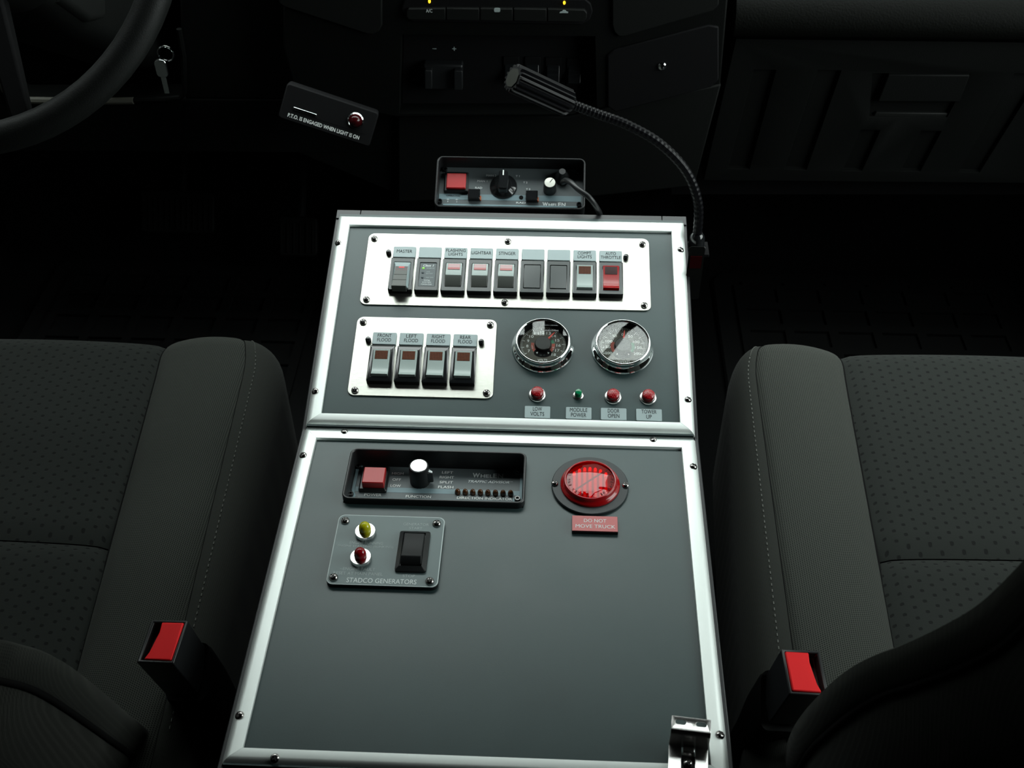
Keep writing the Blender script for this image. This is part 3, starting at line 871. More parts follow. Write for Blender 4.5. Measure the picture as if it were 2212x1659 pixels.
for (s, x, y, w, hgt, m, bold, shr) in (('HIGH', -87.0, -24.6, 10.2, 2.9, 'printw', .012, 0), ('OFF', -87.1, -31.8, 7.6, 2.9, 'printw', .012, 0), ('LOW', -87.1, -39.0, 9.0, 2.9, 'printw', .012, 0),
        ('LEFT', -43.4, -21.8, 9.8, 2.9, 'printw', .012, 0), ('RIGHT', -43.5, -27.4, 12.6, 2.9, 'printw', .012, 0), ('SPLIT', -43.5, -33.3, 11.8, 2.9, 'printw', .012, 0), ('FLASH', -43.5, -38.9, 13.3, 2.9, 'printw', .012, 0),
        ('POWER', -105.5, -50.2, 15.0, 2.9, 'printw', .012, 0), ('FUNCTION', -66.1, -50.7, 21.8, 2.9, 'printw', .012, 0), ('DIRECTION INDICATOR', -9.1, -50.6, 47.5, 2.9, 'printw', .012, 0),
        ('TRAFFIC ADVISOR', -6.6, -31.4, 36.0, 2.8, 'print', .02, 0.3), ('TM', 13.0, -30.6, 2.4, 1.0, 'print', .0, 0)):
    text(s, x, y, w, hgt, zt, ta, m, bold, shr)
def logo(p, cx, cy, w, z):
    k = w / 27.0
    for (s, dx, dy, ww, hh) in (('W', -10.4, 0, 6.4, 5.2), ('H', -4.6, -0.6, 4.0, 3.9), ('E', -0.6, -0.6, 3.0, 3.9), ('L', 2.7, -0.6, 2.6, 3.9), ('E', 6.2, 0, 3.6, 5.2), ('N', 10.9, 0, 4.8, 5.2)):
        text(s, cx + dx * k, cy + dy * k, ww * k, hh * k, z, p, 'print', 0.04)
logo(ta, -7.6, -24.2, 27.0, zt)

# ------------------------------------------------------------------ siren control head behind the upper panel
sn = thing('siren_control', 'black siren controller with round selector knob standing behind the upper panel', 'controller', (-1.7, 294.2, 78.6), (0.4906, 0, 0))
MB().ring(0, 0, 153.4, 58.8, 6.5, 1.8, -24, 0, 0.6, 6).build('housing', 'housing', sn)
MB().rrp(0, 0, 153.0, 58.4, 6.3, [(0, -60), (0, -23.8)], 6).build('case', 'blackp', sn)
MB().rrp(0, 0, 149.6, 55, 5, [(0, -24), (0, -20)], 6).build('faceplate', 'face', sn)
MB().box(-30, 30, -22, 20, -110, -59).build('mount_bracket', 'blackp', sn, bevel=1)
zf = -20.0
zt = zf + 0.18
MB().box(-74.4, 73.0, -10.3, -3.8, zf, zf + 0.14).build('stripe', 'band', sn, smooth=0)
MB().box(-70, 70, -17.6, -15.6, zf, zf + 0.8).build('bottom_rail', 'band', sn, bevel=0.2)
b = MB().rrp(-57.1, 8.8, 25.4, 23.6, 1.6, [(0, zf), (0, zf + 2.4), (1.4, zf + 3.6)], 3).build('button_bezel', 'blackp', sn)
MB().rrp(-57.0, 8.6, 20.2, 17.4, 0.8, [(0, zf + 2), (0, zf + 5.6), (0.7, zf + 6.2)], 3).build('power_button', 'red_plastic', b)
kn = lathe_obj(sn, 'selector_knob', 'blackg', -7.8, 5.6, [(14.2, zf), (14.2, zf + 1.2), (13.2, zf + 2.2), (8.6, zf + 5.0), (8.0, zf + 6.0)], 40)
MB().rrp(-7.8, 7.0, 10.6, 22.0, 2.5, [(0, zf + 1.5), (0.6, zf + 13), (1.4, zf + 14)], 4).build('knob_bar', 'blackg', kn)
MB().box(-8.5, -7.2, 11.5, 17.5, zf + 13.9, zf + 14.2).build('knob_mark', 'printw', kn, smooth=0)
for (x, y) in ((-37.7, -6.2), (22.0, -6.6)):
    bb = MB().rrp(x, y, 12.4, 11.0, 0.8, [(0, zf), (0, zf + 5.8), (0.8, zf + 6.6)], 3).build('push_switch', 'blackg', sn)
    MB().box(x + 6.1, x + 7.2, y - 5.2, y - 0.5, zf, zf + 2.8).build('orange_side', 'orange', bb, bevel=0.2)
lathe_obj(sn, 'led_hole', 'mattb', 11.0, -6.5, [(2.2, zf), (2.2, zf + 0.5), (0, zf + 0.5)], 16)
k2 = lathe_obj(sn, 'volume_knob', 'blackp', 40.5, 3.0, [(6.8, zf), (6.5, zf + 12), (5.9, zf + 15.4)], 24)
cp = MB().lathe(40.5, 3.0, [(5.6, zf + 15), (5.5, zf + 16), (0, zf + 16.1)], 28).build('knob_cap', 'brushed', k2)
MB().poly([(40.5 - 0.3, 3.2), (40.5 + 0.3, 2.8), (43.6, 7.0), (43.0, 7.3)], zf + 16.05, zf + 16.25).build('knob_mark', 'slot', k2, smooth=0)
lathe_obj(sn, 'cable_socket', 'blackp', 53.0, 16.0, [(7.4, zf), (7.4, zf + 6), (6.2, zf + 8), (4.2, zf + 12), (3.4, zf + 16)], 22)
for (x, y) in ((-73.2, -13.4), (71.0, -14.2), (-69.8, 24.0), (69.8, 23.4)):
    lathe_obj(sn, 'corner_screw', 'blackg', x, y, [(2.6, zf), (2.6, zf + 2.8), (2.2, zf + 3.3), (1.3, zf + 3.3), (1.3, zf + 2.0), (0, zf + 2.0)], 18)
for (s, x, y, w, hgt) in (('MAN 2', -21.0, 18.6, 10.4, 2.2), ('MAN 1', -30.2, 11.9, 10.4, 2.2), ('RAD', -33.6, 3.9, 7.4, 2.2), ('T 1', 6.6, 18.5, 4.2, 2.2), ('T 2', 14.8, 11.2, 4.4, 2.2), ('T 3', 17.9, 3.3, 4.4, 2.2), ('RAD', 11.0, -12.6, 10.0, 2.0)):
    text(s, x, y, w, hgt, zt, sn, 'print', 0.02)
text('OPERATING', -59.8, -6.0, 14.4, 1.7, zt + 0.1, sn, 'ink', 0.02)
for (s, x) in (('1', -65.0), ('2', -55.8)):
    text(s, x, -12.6, 1.2 if s == '2' else 0.6, 1.8, zt, sn, 'print')
    MB().poly([(x - 1.6, -10.6), (x + 1.6, -10.6), (x, -9.6)], zf, zf + 0.3).build('arrow_mark', 'print', sn, smooth=0)
logo(sn, 45.4, -13.9, 24.0, zt)

cb = [(52.0, 297.5, 77.5), (55.0, 291, 84), (60.5, 280, 88.5), (67, 270, 88.0), (78.5, 261.8, 83.5), (87, 262.5, 70), (91, 268.5, 56), (93, 272, 30), (94, 274, -60)]
def smooth_path(p, n=6):
    P = [Vector(a) for a in p]
    out = []
    for i in range(len(P) - 1):
        a, b = P[max(i - 1, 0)], P[i]
        c, d = P[i + 1], P[min(i + 2, len(P) - 1)]
        for k in range(n):
            t = k / n
            out.append(tuple(0.5 * ((2 * b) + (c - a) * t + (2 * a - 5 * b + 4 * c - d) * t * t + (3 * b - a - 3 * c + d) * t ** 3)))
    out.append(tuple(P[-1]))
    return out
tag(MB().tube(smooth_path(cb), 2.9, 12).build('cable', 'blackp', None, smooth=60), 'black cable plugged into the siren controller and running down behind the console', 'cable')

# ------------------------------------------------------------------ generator panel
gp = thing('generator_panel', 'grey engraved generator control plate with yellow and red lamps and a black rocker', 'panel', (-82.6, -124.0, -3))
gx, gy = -82.6, -124.0
MB().rrp(0, 0, 88.0, 71.0, 5.5, [(0, 0), (0, 4.0)], 6).build('plate_core', 'blackp', gp)
MB().rrp(0, 0, 88.0, 71.0, 5.5, [(0, 4.0), (0.15, 4.35)], 6).build('plate_edge', 'gen_edge', gp)
MB().rrp(0, 0, 86.2, 69.2, 4.8, [(0, 4.2), (0, 4.5)], 6).build('plate_face', 'genplate', gp)
for i, (x, y) in enumerate(((-120.6, -95.7), (-45.1, -95.9), (-121.0, -153.3), (-45.2, -154.2))):
    screw(x - gx, y - gy, 4.5, 3.5, gp, 0.2 + 0.5 * i)
for (y, m) in ((-108.2, 'yellow_bulb'), (-134.6, 'red_bulb')):
    cl_ = lathe_obj(gp, 'collar', 'nickel', -102.0 - gx, y - gy, [(8.4, 4.4), (8.4, 7.8), (8.0, 8.5), (5.4, 8.6), (5.2, 8.2)], 36)
    MB().lathe(-102.0 - gx, y - gy, [(4.9, 8.0), (4.9, 12.0), (4.5, 14.2), (3.4, 16.0), (1.8, 17.0), (0, 17.3)], 28).build('bulb', m, gp, smooth=60)
sx_, sy_ = -61.4 - gx, -126.0 - gy
sb = MB().rrp(sx_, sy_, 24.8, 40.6, 2.0, [(0, 4.4), (0, 6.6), (3.4, 9.0), (3.6, 7.0)], 3).build('switch_bezel', 'blackp', gp)
MB().polyyz([(sy_ + 15.4, 7), (sy_ + 15.4, 10.4), (sy_ + 8, 9.8), (sy_ - 2, 10.6), (sy_ - 9.4, 12.6), (sy_ - 14.4, 9.0), (sy_ - 15.2, 7)], sx_ - 8.4, sx_ + 8.4).build('switch_rocker', 'rocker_black', gp, bevel=0.8)
for (s, x, y, w, hgt, m) in (('GENERATOR', -62.0, -97.0, 21.0, 2.7, 'printd'), ('START', -61.8, -101.0, 10.8, 2.6, 'printd'), ('ENGINE RUNNING', -100.0, -117.8, 27.0, 2.7, 'printd'), ('ENGINE STARTING (BLINKING)', -100.3, -121.6, 45.0, 2.7, 'printd'),
                             ('~ENGINE FAULT', -103.4, -144.2, 28.0, 2.8, 'printd'), ('RESET AT MAIN PANEL', -102.4, -148.6, 39.0, 2.9, 'printd'), ('STADCO GENERATORS', -83.0, -155.1, 55.0, 4.5, 'print'), ('STOP', -62.2, -149.4, 9.6, 2.6, 'printd')):
    text(s, x - gx, y - gy, w, hgt, 4.62, gp, m, 0.0)

# ------------------------------------------------------------------ red warning light
wl = thing('warning_light', 'round red warning lamp with lit rows in a black rubber flange', 'light', (80.7, -46.6, -3))
MB().lathe(0, 0, [(32.6, 0), (32.6, 2.2), (32.0, 2.9), (25.2, 3.0), (25.0, 2.0), (25.0, 0.2)], 64).build('flange', 'flange', wl)
for sx in (-1, 1):
    screw(sx * 30.0, 0.0, 3.0, 3.0, wl, 0.5 + sx)
MB().loops([[(r * math.cos(2 * math.pi * i / 64), r * math.sin(2 * math.pi * i / 64), z) for i in range(64)] for r, z in
            ((25.2, 2.0), (25.2, 4.4), (24.6, 5.2), (23.0, 5.6), (22.4, 6.6), (22.4, 8.8), (21.9, 9.7), (21.0, 9.9), (20.4, 9.5))], False, False).build('lens_ring', 'red_gloss', wl, smooth=70)
MB().lathe(0, 0, [(24.8, 0.6), (24.8, 1.0)], 48).build('reflector', 'red_jewel_side', wl)
MB().lathe(0, 0, [(20.6, 8.6), (16, 9.24), (11, 9.73), (6, 10.0), (2, 10.1), (0, 10.11)], 48).build('lens', 'redglass', wl, smooth=80)
for i in range(7):
    xx = -13.5 + 4.5 * i
    yl = math.sqrt(max(0.0, 18.6 ** 2 - xx * xx))
    # one vertical light guide with its diode at either end
    rb = MB().box(xx - 1.15, xx + 1.15, -yl, yl - 3.5, 1.0, 4.6).build('light_guide', 'red_guide', wl, bevel=0.5)
    MB().lathe(xx, yl - 1.8, [(1.1, 1.0), (1.1, 5.2), (0.7, 6.0), (0, 6.2)], 12).build('diode', 'red_lit2', rb)
MB().polyyz([(-17, 8.4), (-17, 8.9), (15, 8.9), (15, 8.4)], -0.7, 0.7).xf(Matrix.Rotation(R_(-48), 4, 'Z')).build('lens_reflection', 'dark_red_lens', wl)  # dark diagonal line reflected in the lens, built as a strip
ring = 'SAE-P2-P3-01   WHELEN ENG CO'
a = 40.0
for ch in ring:
    if ch != ' ':
        an = R_(a)
        hh = 2.5
        text(ch, 18.3 * math.cos(an), 18.3 * math.sin(an), 0.9 if ch in '1-' else 1.6, 0.5 if ch == '-' else hh, 9.25, wl, 'ink', 0.0, name='lens_letter', rot=an - math.pi / 2)
    a -= 9.1

sg = thing('warning_sign', 'small red plate reading DO NOT MOVE TRUCK', 'sign', (84.3, -90.0, -3))
MB().box(-18.8, 18.8, -8.2, 8.2, 0, 3.2).build('core', 'blackp', sg, bevel=0.2)
MB().box(-18.8, 18.8, -8.2, 8.2, 3.2, 3.7).build('edge', 'sign_edge', sg, smooth=0)
MB().box(-18.5, 18.5, -7.9, 7.9, 3.7, 4.0).build('face', 'sign', sg, smooth=0)
text('DO NOT', 0.2, 2.9, 18.4, 3.6, 4.12, sg, 'print', 0.0)
text('MOVE TRUCK', 0.4, -3.1, 32.4, 3.6, 4.12, sg, 'print', 0.0)

# ------------------------------------------------------------------ hasp at the rear corner
hp = thing('lid_hasp', 'bright nickel stepped hasp with two slots at the rear corner of the console', 'hasp', (147.0, -284.0, 0.4), (0, 0, R_(-5.5)))
o = MB().box(-13.4, 13.4, -1.0, 9.4, 16.4, 17.6).build('flange', 'nickel', hp)
cut(o, MB().rrp(-7.0, 5.0, 7.4, 3.6, 1.75, [(0, 10), (0, 25)], 5).rrp(7.0, 5.0, 7.4, 3.6, 1.75, [(0, 10), (0, 25)], 5))
b = o.modifiers.new('bevel', 'BEVEL'); b.width = 0.0003; b.segments = 2
MB().polyyz([(-1.0, 16.4), (-1.0, 17.6), (-2.6, 15.8), (-3.0, 13), (-3.0, 3), (-4.0, 1.0), (-4.0, 0), (-2.2, 0.2), (-1.6, 3), (-1.6, 13)], -13.4, 13.4).build('riser', 'nickel', hp, smooth=60)
for sx in (-1, 1):
    MB().box(*sorted((sx * 4.6, sx * 13.6)), -27, 0, 0, 1.3).xf(Matrix.Translation((0, -3.6, 0)) @ Matrix.Rotation(R_(-8), 4, 'X')).build('leg', 'nickel', hp, bevel=0.4)
MB().polyyz([(-3.4, 0.3), (-3.6, 2.6), (-5.4, 3.8), (-8.6, 3.4), (-10.0, 1.2), (-10.4, -0.6), (-9.4, -0.6), (-8.0, 1.8), (-5.4, 2.4), (-4.6, 0.3)], -3.9, 3.9).build('tongue', 'nickel', hp, bevel=0.2)
MB().box(-4.4, 4.4, -28, -10, -1.2, 0.0).build('base_strip', 'blackp', hp)
screw(0, -16.0, 0.2, 3.3, hp, 0.4)

# ------------------------------------------------------------------ gooseneck lamp
gl = thing('gooseneck_lamp', 'black gooseneck map lamp with finned head rising from the console side', 'lamp', (187.0, 238.0, 40.0))
LX = Vector((187.0, 238.0, 40.0))
def GL(pts):
    return [tuple(Vector(p) - LX) for p in pts]
MB().box(-9.5, 12.5, -11, 11, -1.5, 2).build('bracket', 'mattb', gl, bevel=0.6)
MB().box(-9.5, -7.5, -11, 11, -26, -1).build('bracket_leg', 'mattb', gl, bevel=0.4)
MB().lathe(0, 0, [(9.6, 2), (9.6, 3.4), (8.0, 4.4), (7.6, 15), (6.2, 18), (4.6, 20)], 22).build('socket', 'blackg', gl)
neck = [(186.8, 238.0, 56.0), (183.9, 240.0, 93.2), (169.1, 243.0, 127.7), (141.9, 247.0, 155.0), (110.5, 250.0, 172.3), (82.0, 252.0, 182.3), (58.5, 252.0, 191.5)]
path = smooth_path(GL(neck), 30)
rad = [4.45 + (0.38 if (i // 2) % 2 else 0.0) for i in range(len(path))]
MB().tube(path, rad, 12).build('gooseneck', 'lamp_black', gl, smooth=20)
ha, hb = [Vector(p) for p in ((55.9, 252.0, 192.4), (4.8, 228.0, 230.4))]
ax = (hb - ha).normalized()
LH = (hb - ha).length
mrot = ax.to_track_quat('Z', 'Y').to_matrix().to_4x4()
q = MB()
nf = 16
lp = lambda r1, r0, z: [((r1 if i % 4 in (0, 1) else r0) * math.cos(2 * math.pi * i / (4 * nf)), (r1 if i % 4 in (0, 1) else r0) * math.sin(2 * math.pi * i / (4 * nf)), z) for i in range(4 * nf)]
q.loops([lp(7, 7, -2), lp(9.5, 9.0, 0), lp(13, 9.8, 4), lp(13.2, 10.0, LH - 2), lp(12.6, 10.2, LH)])
o = q.build('lamp_head', 'lamp_black', gl, smooth=30)
mm = Matrix.Translation((ha - LX) * S) @ mrot
o.matrix_local = mm
q = MB().loops([[(9.0 * math.cos(2 * math.pi * i / 8), 9.0 * math.sin(2 * math.pi * i / 8), z) for i in range(8)] for z in (LH - 1, LH + 0.8)])
o2 = q.build('lamp_lens', 'lampglass', gl); o2.matrix_local = mm
tg = thing('warning_tag', 'narrow grey warning card with a red patch hanging under the gooseneck lamp', 'tag', (181.5, 192.0, 12.0))
MB().rrp(0, 0, 15, 62, 2.5, [(0, -0.4), (0, 0.4)], 4).xf(Matrix.Translation((0, 0, 33)) @ Matrix.Rotation(R_(88), 4, 'X')).build('card', 'grey_card', tg)
MB().box(-5.5, 5.5, -1.6, -0.2, 40, 54).build('red_patch', 'red_patch', tg, smooth=0)

# ------------------------------------------------------------------ seats
def lerp(a, b, t):
    return a + (b - a) * t

def seat(side, e, pp, ss, yf, yseam, label, back_pts, outer):
    """side = +1 passenger, -1 driver.  e / pp / ss: x of inboard edge, piping seam and insert seam at y = 200 and y = -200"""
    X0 = side * 480.0
    s = thing('seat', label, 'seat', (X0, 0, -420), group='front seats')
    def L(x, y, z):
        return (x - X0, y, z + 420)
    yr = -330.0
    RF = 42.0                      # front roll radius
    def at_y(pr, y):
        return lerp(pr[1], pr[0], (y + 200) / 400.0)
    def rows(v):
        """v in 0..1 runs from the rear along the top, over the front roll and down the front"""
        if v < 0.62:
            return lerp(yr, yf - RF, v / 0.62), 0.0
        if v < 0.86:
            return yf - RF, (v - 0.62) / 0.24 * math.pi / 2
        return yf - RF, math.pi / 2 + (v - 0.86) / 0.14
    def corner(y):
        # plan-view rounding of the inboard front corner
        k = max(0.0, (y - (yf - 80)) / 80.0)
        k = min(k, 1.0)
        return 46.0 * (1 - math.sqrt(max(0.0, 1 - k * k * 0.96)))
    def point(x, z, v, inset):
        y, a = rows(v)
        if a == 0.0:
            return x, y, z
        if a <= math.pi / 2:
            return x, y + RF * math.sin(a), z - RF * (1 - math.cos(a))
        return x, y + RF + 3, z - RF - (a - math.pi / 2) * 110.0
    def edge_shift(v):
        y, a = rows(v)
        yy = y + RF * math.sin(min(a, math.pi / 2))
        return corner(yy), y
    def strip(name, m, xs, nu, nv, par=s, v0=0.0, v1=1.0):
        """xs: function (u, y, cornershift) -> (x, z)"""
        def fn(u, vv):
            v = lerp(v0, v1, vv)
            cs, y = edge_shift(v)
            x, z = xs(u, y, cs)
            return L(*point(x, z, v, 0))
        return MB().grid(fn, nu, nv).build(name, m, par, smooth=80)
    def x_edge(y, cs): return at_y(e, y) + side * cs
    def x_pipe(y, cs): return at_y(pp, y) + side * cs * 0.75
    def x_seam(y, cs): return at_y(ss, y) + side * cs * 0.12
    ZP, ZS = -74.0, -86.0
    def f_side(u, y, cs):
        a, b = x_edge(y, cs), x_pipe(y, cs)
        if u < 0.45:
            return a, lerp(-235, -118, u / 0.45)
        t = (u - 0.45) / 0.55
        return lerp(a, b, 1 - math.cos(t * math.pi / 2) if t < 1 else 1.0), lerp(-118, ZP, math.sin(t * math.pi / 2) ** 0.85)
    def f_bol(u, y, cs):
        a, b = x_pipe(y, cs), x_seam(y, cs)
        crown = 9.0 * math.sin(math.pi * min(1, u * 0.95 + 0.03)) ** 0.8
        groove = -3.0 * math.exp(-u / 0.03) - 5.0 * math.exp(-(1 - u) / 0.05)
        return lerp(a, b, u), lerp(ZP, ZS, u) + crown + groove
    xo = side * outer
    def f_ins(u, y, cs):
        a, b = x_seam(y, cs), xo
        g1 = -4.5 * math.exp(-u * 260 / 7.0) - 4.5 * math.exp(-(1 - u) * 260 / 7.0)
        return lerp(a, b, u), ZS + 6.0 * math.sin(math.pi * u) ** 0.6 + g1
    def f_out(u, y, cs):
        b = xo
        c = xo + side * 105
        if u < 0.7:
            return lerp(b, c, u / 0.7), ZS + 14 * math.sin(math.pi * u / 0.7 * 0.9)
        return c, lerp(ZS + 4, -235, (u - 0.7) / 0.3)
    vs = 0.62 * (yseam - yr) / (yf - RF - yr)
    strip('side_panel', 'seatside', f_side, 16, 46)
    strip('bolster', 'bolster', f_bol, 22, 46)
    def dip(fn, at, sgn):
        def g(u, y, cs):
            x, z = fn(u, y, cs)
            d = abs(y - at)
            return x, z - 7.0 * math.exp(-d / 7.0) + (1.5 if sgn < 0 else 0)
        return g
    strip('insert_front', 'insert', dip(f_ins, yseam, 1), 26, 40, v0=vs + 0.0015)
    strip('insert_rear', 'insert', dip(f_ins, yseam, -1), 26, 24, v1=vs - 0.0015)
    strip('outer_bolster', 'bolster', f_out, 16, 40)
    # seam lines and twin stitching
    def along(fn, u, off=0.0, n=60, v0=0.0, v1=0.86):
        out = []
        for i in range(n + 1):
            v = lerp(v0, v1, i / n)
            cs, y = edge_shift(v)
            x, z = fn(u, y, cs)
            p = point(x, z + off, v, 0)
            out.append(L(*p))
        return out
    MB().tube(along(f_bol, 0.997, -1.0), 1.7, 6).build('seam', 'seam', s)
    MB().tube(along(f_bol, 0.004, 0.1), 0.8, 6).build('piping', 'seam', s)
    q = MB()
    path = along(f_side, 0.90, 0.5, 190, 0.10, 0.80)
    for i in range(0, len(path) - 1, 2):
        a, b = Vector(path[i]), Vector(path[i + 1])
        q.tube([a, (a + b) / 2 + Vector((0, 0, 0.2)), a.lerp(b, 0.8)], 0.45, 5)
    st = q.build('stitching', 'thread', s)
    st['kind'] = 'stuff'
    # cushion pan under the upholstery
    xa = side * 262.0 - X0
    xb = xo + side * 95 - X0
    MB().box(min(xa, xb), max(xa, xb), yr + 4, yf - 40, 60, 322).build('cushion_core', 'mattb', s, smooth=0)
    # backrest: outline in the leaning plane of the back, extruded through its thickness
    lean = 0.28
    n = Vector((0, 1, lean)).normalized()
    pts = [Vector(p) for p in back_pts]
    cen = sum(pts, Vector()) / len(pts)
    def inset(p, k):
        d = (cen - p)
        d.normalize()
        return p + d * k
    ls = [[L(*(inset(p, 30) + n * 8)) for p in pts], [L(*(inset(p, 8) + n * 4)) for p in pts], [L(*p) for p in pts], [L(*(inset(p, 1) - n * 8)) for p in pts], [L(*(inset(p, 5) - n * 17)) for p in pts], [L(*(inset(p, 12) - n * 21)) for p in pts]]
    MB().loops(ls).build('backrest', 'seatside', s, smooth=80)
    MB().loops([[L(*(inset(p, 10) - n * 18)) for p in pts], [L(*(inset(p, 11) - n * 28)) for p in pts], [L(*(inset(p, 24) - n * 58)) for p in pts], [L(*(inset(p, 44) - n * 72)) for p in pts]]).build('back_panel', 'seatback', s, smooth=80)
    MB().tube([L(*(inset(p, 9.5) - n * 20)) for p in pts], 2.4, 8, True).build('back_piping', 'seam', s, smooth=80)
    return s

def spline2(p, n=8):
    return smooth_path(p, n)
back_L = spline2([(-370.2, -84.6, -662.3), (-300.9, -165.8, -372.2), (-265.9, -216.9, -189.7), (-258.1, -246.3, -84.5), (-257.7, -262.5, -26.6), (-260.5, -294.3, 86.9), (-275.3, -303.0, 117.8), (-289.1, -305.5, 126.7), (-315.3, -308.9, 139.1), (-327.0, -316.8, 167.2)] + [(-395, -365, 230), (-398, -425, 420), (-425, -465, 560), (-500, -478, 610), (-600, -478, 610), (-690, -455, 540), (-720, -390, 300), (-720, -310, -20), (-720, -290, -100), (-480, -288, -115)], 6)
back_R = spline2([(314.4, -129.6, -501.4), (263.7, -195.3, -266.9), (234.9, -238.6, -112.1), (220.6, -269.8, -0.8), (221.6, -294.1, 85.9), (229.5, -309.6, 141.4), (244.9, -318.4, 173.0), (258.9, -328.8, 209.8), (266.7, -338.3, 243.8), (267.8, -353.3, 297.4), (263.2, -367.9, 349.5), (254.4, -381.3, 397.4)] + [(400, -470, 580), (480, -480, 615), (600, -480, 615), (690, -455, 540), (720, -390, 300), (720, -310, -20), (720, -290, -100), (480, -288, -115)], 6)
seat(-1, (-239, -226), (-276, -253), (-375, -338), 240, -58, 'dark grey cloth driver seat beside the steering wheel', back_L, 640)
seat(1, (231, 207), (256, 247), (353, 334), 250, -46, 'dark grey cloth passenger seat in front of the glove box', back_R, 640)

# ------------------------------------------------------------------ seat belt buckles
def buckle(c, mirror, rz, lean, roll, label):
    b = thing('seat_belt_buckle', label, 'buckle', c, (lean, roll, rz), 'seat belt buckles')
    k = -1 if mirror else 1
    q = MB()
    W, D = 28.0, 34.0
    l0 = [(-W / 2, -D / 2, -52), (W / 2, -D / 2, -52), (W / 2, D / 2, -52), (-W / 2, D / 2, -52)]
    l1 = [(-W / 2 - 1, -D / 2 - 1, 0), (W / 2 + 1, -D / 2 - 1, 0), (W / 2 + 1, D / 2 + 1, 0), (-W / 2 - 1, D / 2 + 1, 0)]
    i1 = [(-W / 2 + 1.6, -D / 2 + 1.2, 0), (W / 2 - 1.2, -D / 2 + 1.2, 0), (W / 2 - 1.2, D / 2 - 1.2, 0), (-W / 2 + 1.6, D / 2 - 1.2, 0)]
    i0 = [(x, y, -9) for x, y, z in i1]
    q.loops([l0, l1, i1, i0])
    q.xf(Matrix.Scale(k, 4, (1, 0, 0)))
    q.build('housing', 'blackp', b, bevel=0.9)
    # red release button beside the tongue slot
    q = MB().loops([[(-9.5, -15.6, -8), (12.6, -15.6, -8), (12.6, 15.6, -8), (-5.5, 15.6, -8), (-5.2, 8, -8), (-7.6, -9, -8)],
                    [(-9.5, -15.6, 0.8), (12.6, -15.6, 0.8), (12.6, 15.6, 0.8), (-5.5, 15.6, 0.8), (-5.2, 8, 0.0), (-7.6, -9, 0.0)]])
    q.xf(Matrix.Scale(k, 4, (1, 0, 0)))
    q.build('release_button', 'buckle_red', b, bevel=1.0)
    q = MB()
    lw = lambda w, d, z, k_=0.0: [(x + 1.5, y, z + k_ * y) for x, y in rr(0, 0, w, d, 6, 4)]
    q.loops([lw(29, 34, -50, 0.5), lw(34.5, 39, -48, 0.55), lw(36, 40.5, -53, 0.5), lw(35, 40, -80, 0.2), lw(27, 38, -120), lw(20, 34, -240)])
    q.xf(Matrix.Scale(k, 4, (1, 0, 0)))
    q.build('boot', 'rubber', b, smooth=60)
    return b
buckle((-242, -213, -4), False, R_(-5), R_(6), R_(-8), 'black belt buckle with red button beside the driver seat')
buckle((237, -221, -4), True, R_(4), R_(6), R_(8), 'black belt buckle with red button beside the passenger seat')

# ------------------------------------------------------------------ dashboard
da = thing('dashboard', 'dark grey plastic truck dashboard with centre stack and glove box', 'dashboard', (0, 600, -130))
def DX(pts):
    return [(x, z + 130) for x, z in pts]
def dpoly(pts, y0, y1):
    return MB().polyxz(DX(pts), y0 - 600, y1 - 600)
# driver side knee panel around its opening
q = dpoly([(-753.6, -86.9), (-152.6, -77.8), (-152.9, 2.0), (-433.6, -1.5), (-651.5, -6.6), (-666.1, 9.0), (-666.9, 25.2), (-665.5, 66.2), (-701.1, 65.7)], 600, 640)
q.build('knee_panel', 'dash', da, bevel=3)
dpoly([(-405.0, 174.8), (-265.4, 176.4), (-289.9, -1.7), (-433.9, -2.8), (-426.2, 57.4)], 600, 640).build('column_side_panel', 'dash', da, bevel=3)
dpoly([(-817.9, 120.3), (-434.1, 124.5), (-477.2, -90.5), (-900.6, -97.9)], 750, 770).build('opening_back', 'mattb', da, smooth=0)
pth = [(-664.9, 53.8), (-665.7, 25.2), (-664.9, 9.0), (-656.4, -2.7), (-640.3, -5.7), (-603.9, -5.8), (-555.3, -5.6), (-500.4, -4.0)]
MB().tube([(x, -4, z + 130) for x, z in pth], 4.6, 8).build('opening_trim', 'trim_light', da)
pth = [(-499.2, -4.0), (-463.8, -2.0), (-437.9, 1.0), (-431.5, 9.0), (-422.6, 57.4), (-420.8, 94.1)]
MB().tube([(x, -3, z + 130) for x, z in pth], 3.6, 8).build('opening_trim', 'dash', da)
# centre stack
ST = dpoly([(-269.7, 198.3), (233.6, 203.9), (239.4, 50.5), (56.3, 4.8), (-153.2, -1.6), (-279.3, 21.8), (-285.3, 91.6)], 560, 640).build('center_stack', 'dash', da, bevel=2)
c1 = [(-142.7, 109.0), (86.6, 109.9), (93.3, 8.0), (-152.8, 3.6)]
cc = dpoly(c1, 540, 585)
cut(ST, cc)
BAY = dpoly([(-141.6, 109.0), (85.5, 109.9), (92.1, 9.3), (-151.6, 4.9)], 584, 590).build('switch_bay', 'mattb', da, smooth=0)
def on_stack(px, name, m, y0, y1, par=da, bevel=0.6):
    return dpoly(px, y0, y1).build(name, m, par, bevel=bevel)
on_stack([(-272.9, 198.3), (-156.9, 199.6), (-163.6, 121.4), (-167.5, 114.4), (-174.5, 110.2), (-181.1, 110.1), (-276.3, 142.5), (-281.6, 147.0)], 'stack_pod', 'dash_grey', 556, 562, bevel=1.4)
on_stack([(101.2, 202.4), (221.3, 203.8), (225.4, 151.3), (219.9, 144.6), (121.2, 111.6), (113.6, 111.5), (107.9, 117.1), (105.3, 125.1)], 'stack_pod', 'dash_grey', 556, 562, bevel=1.4)
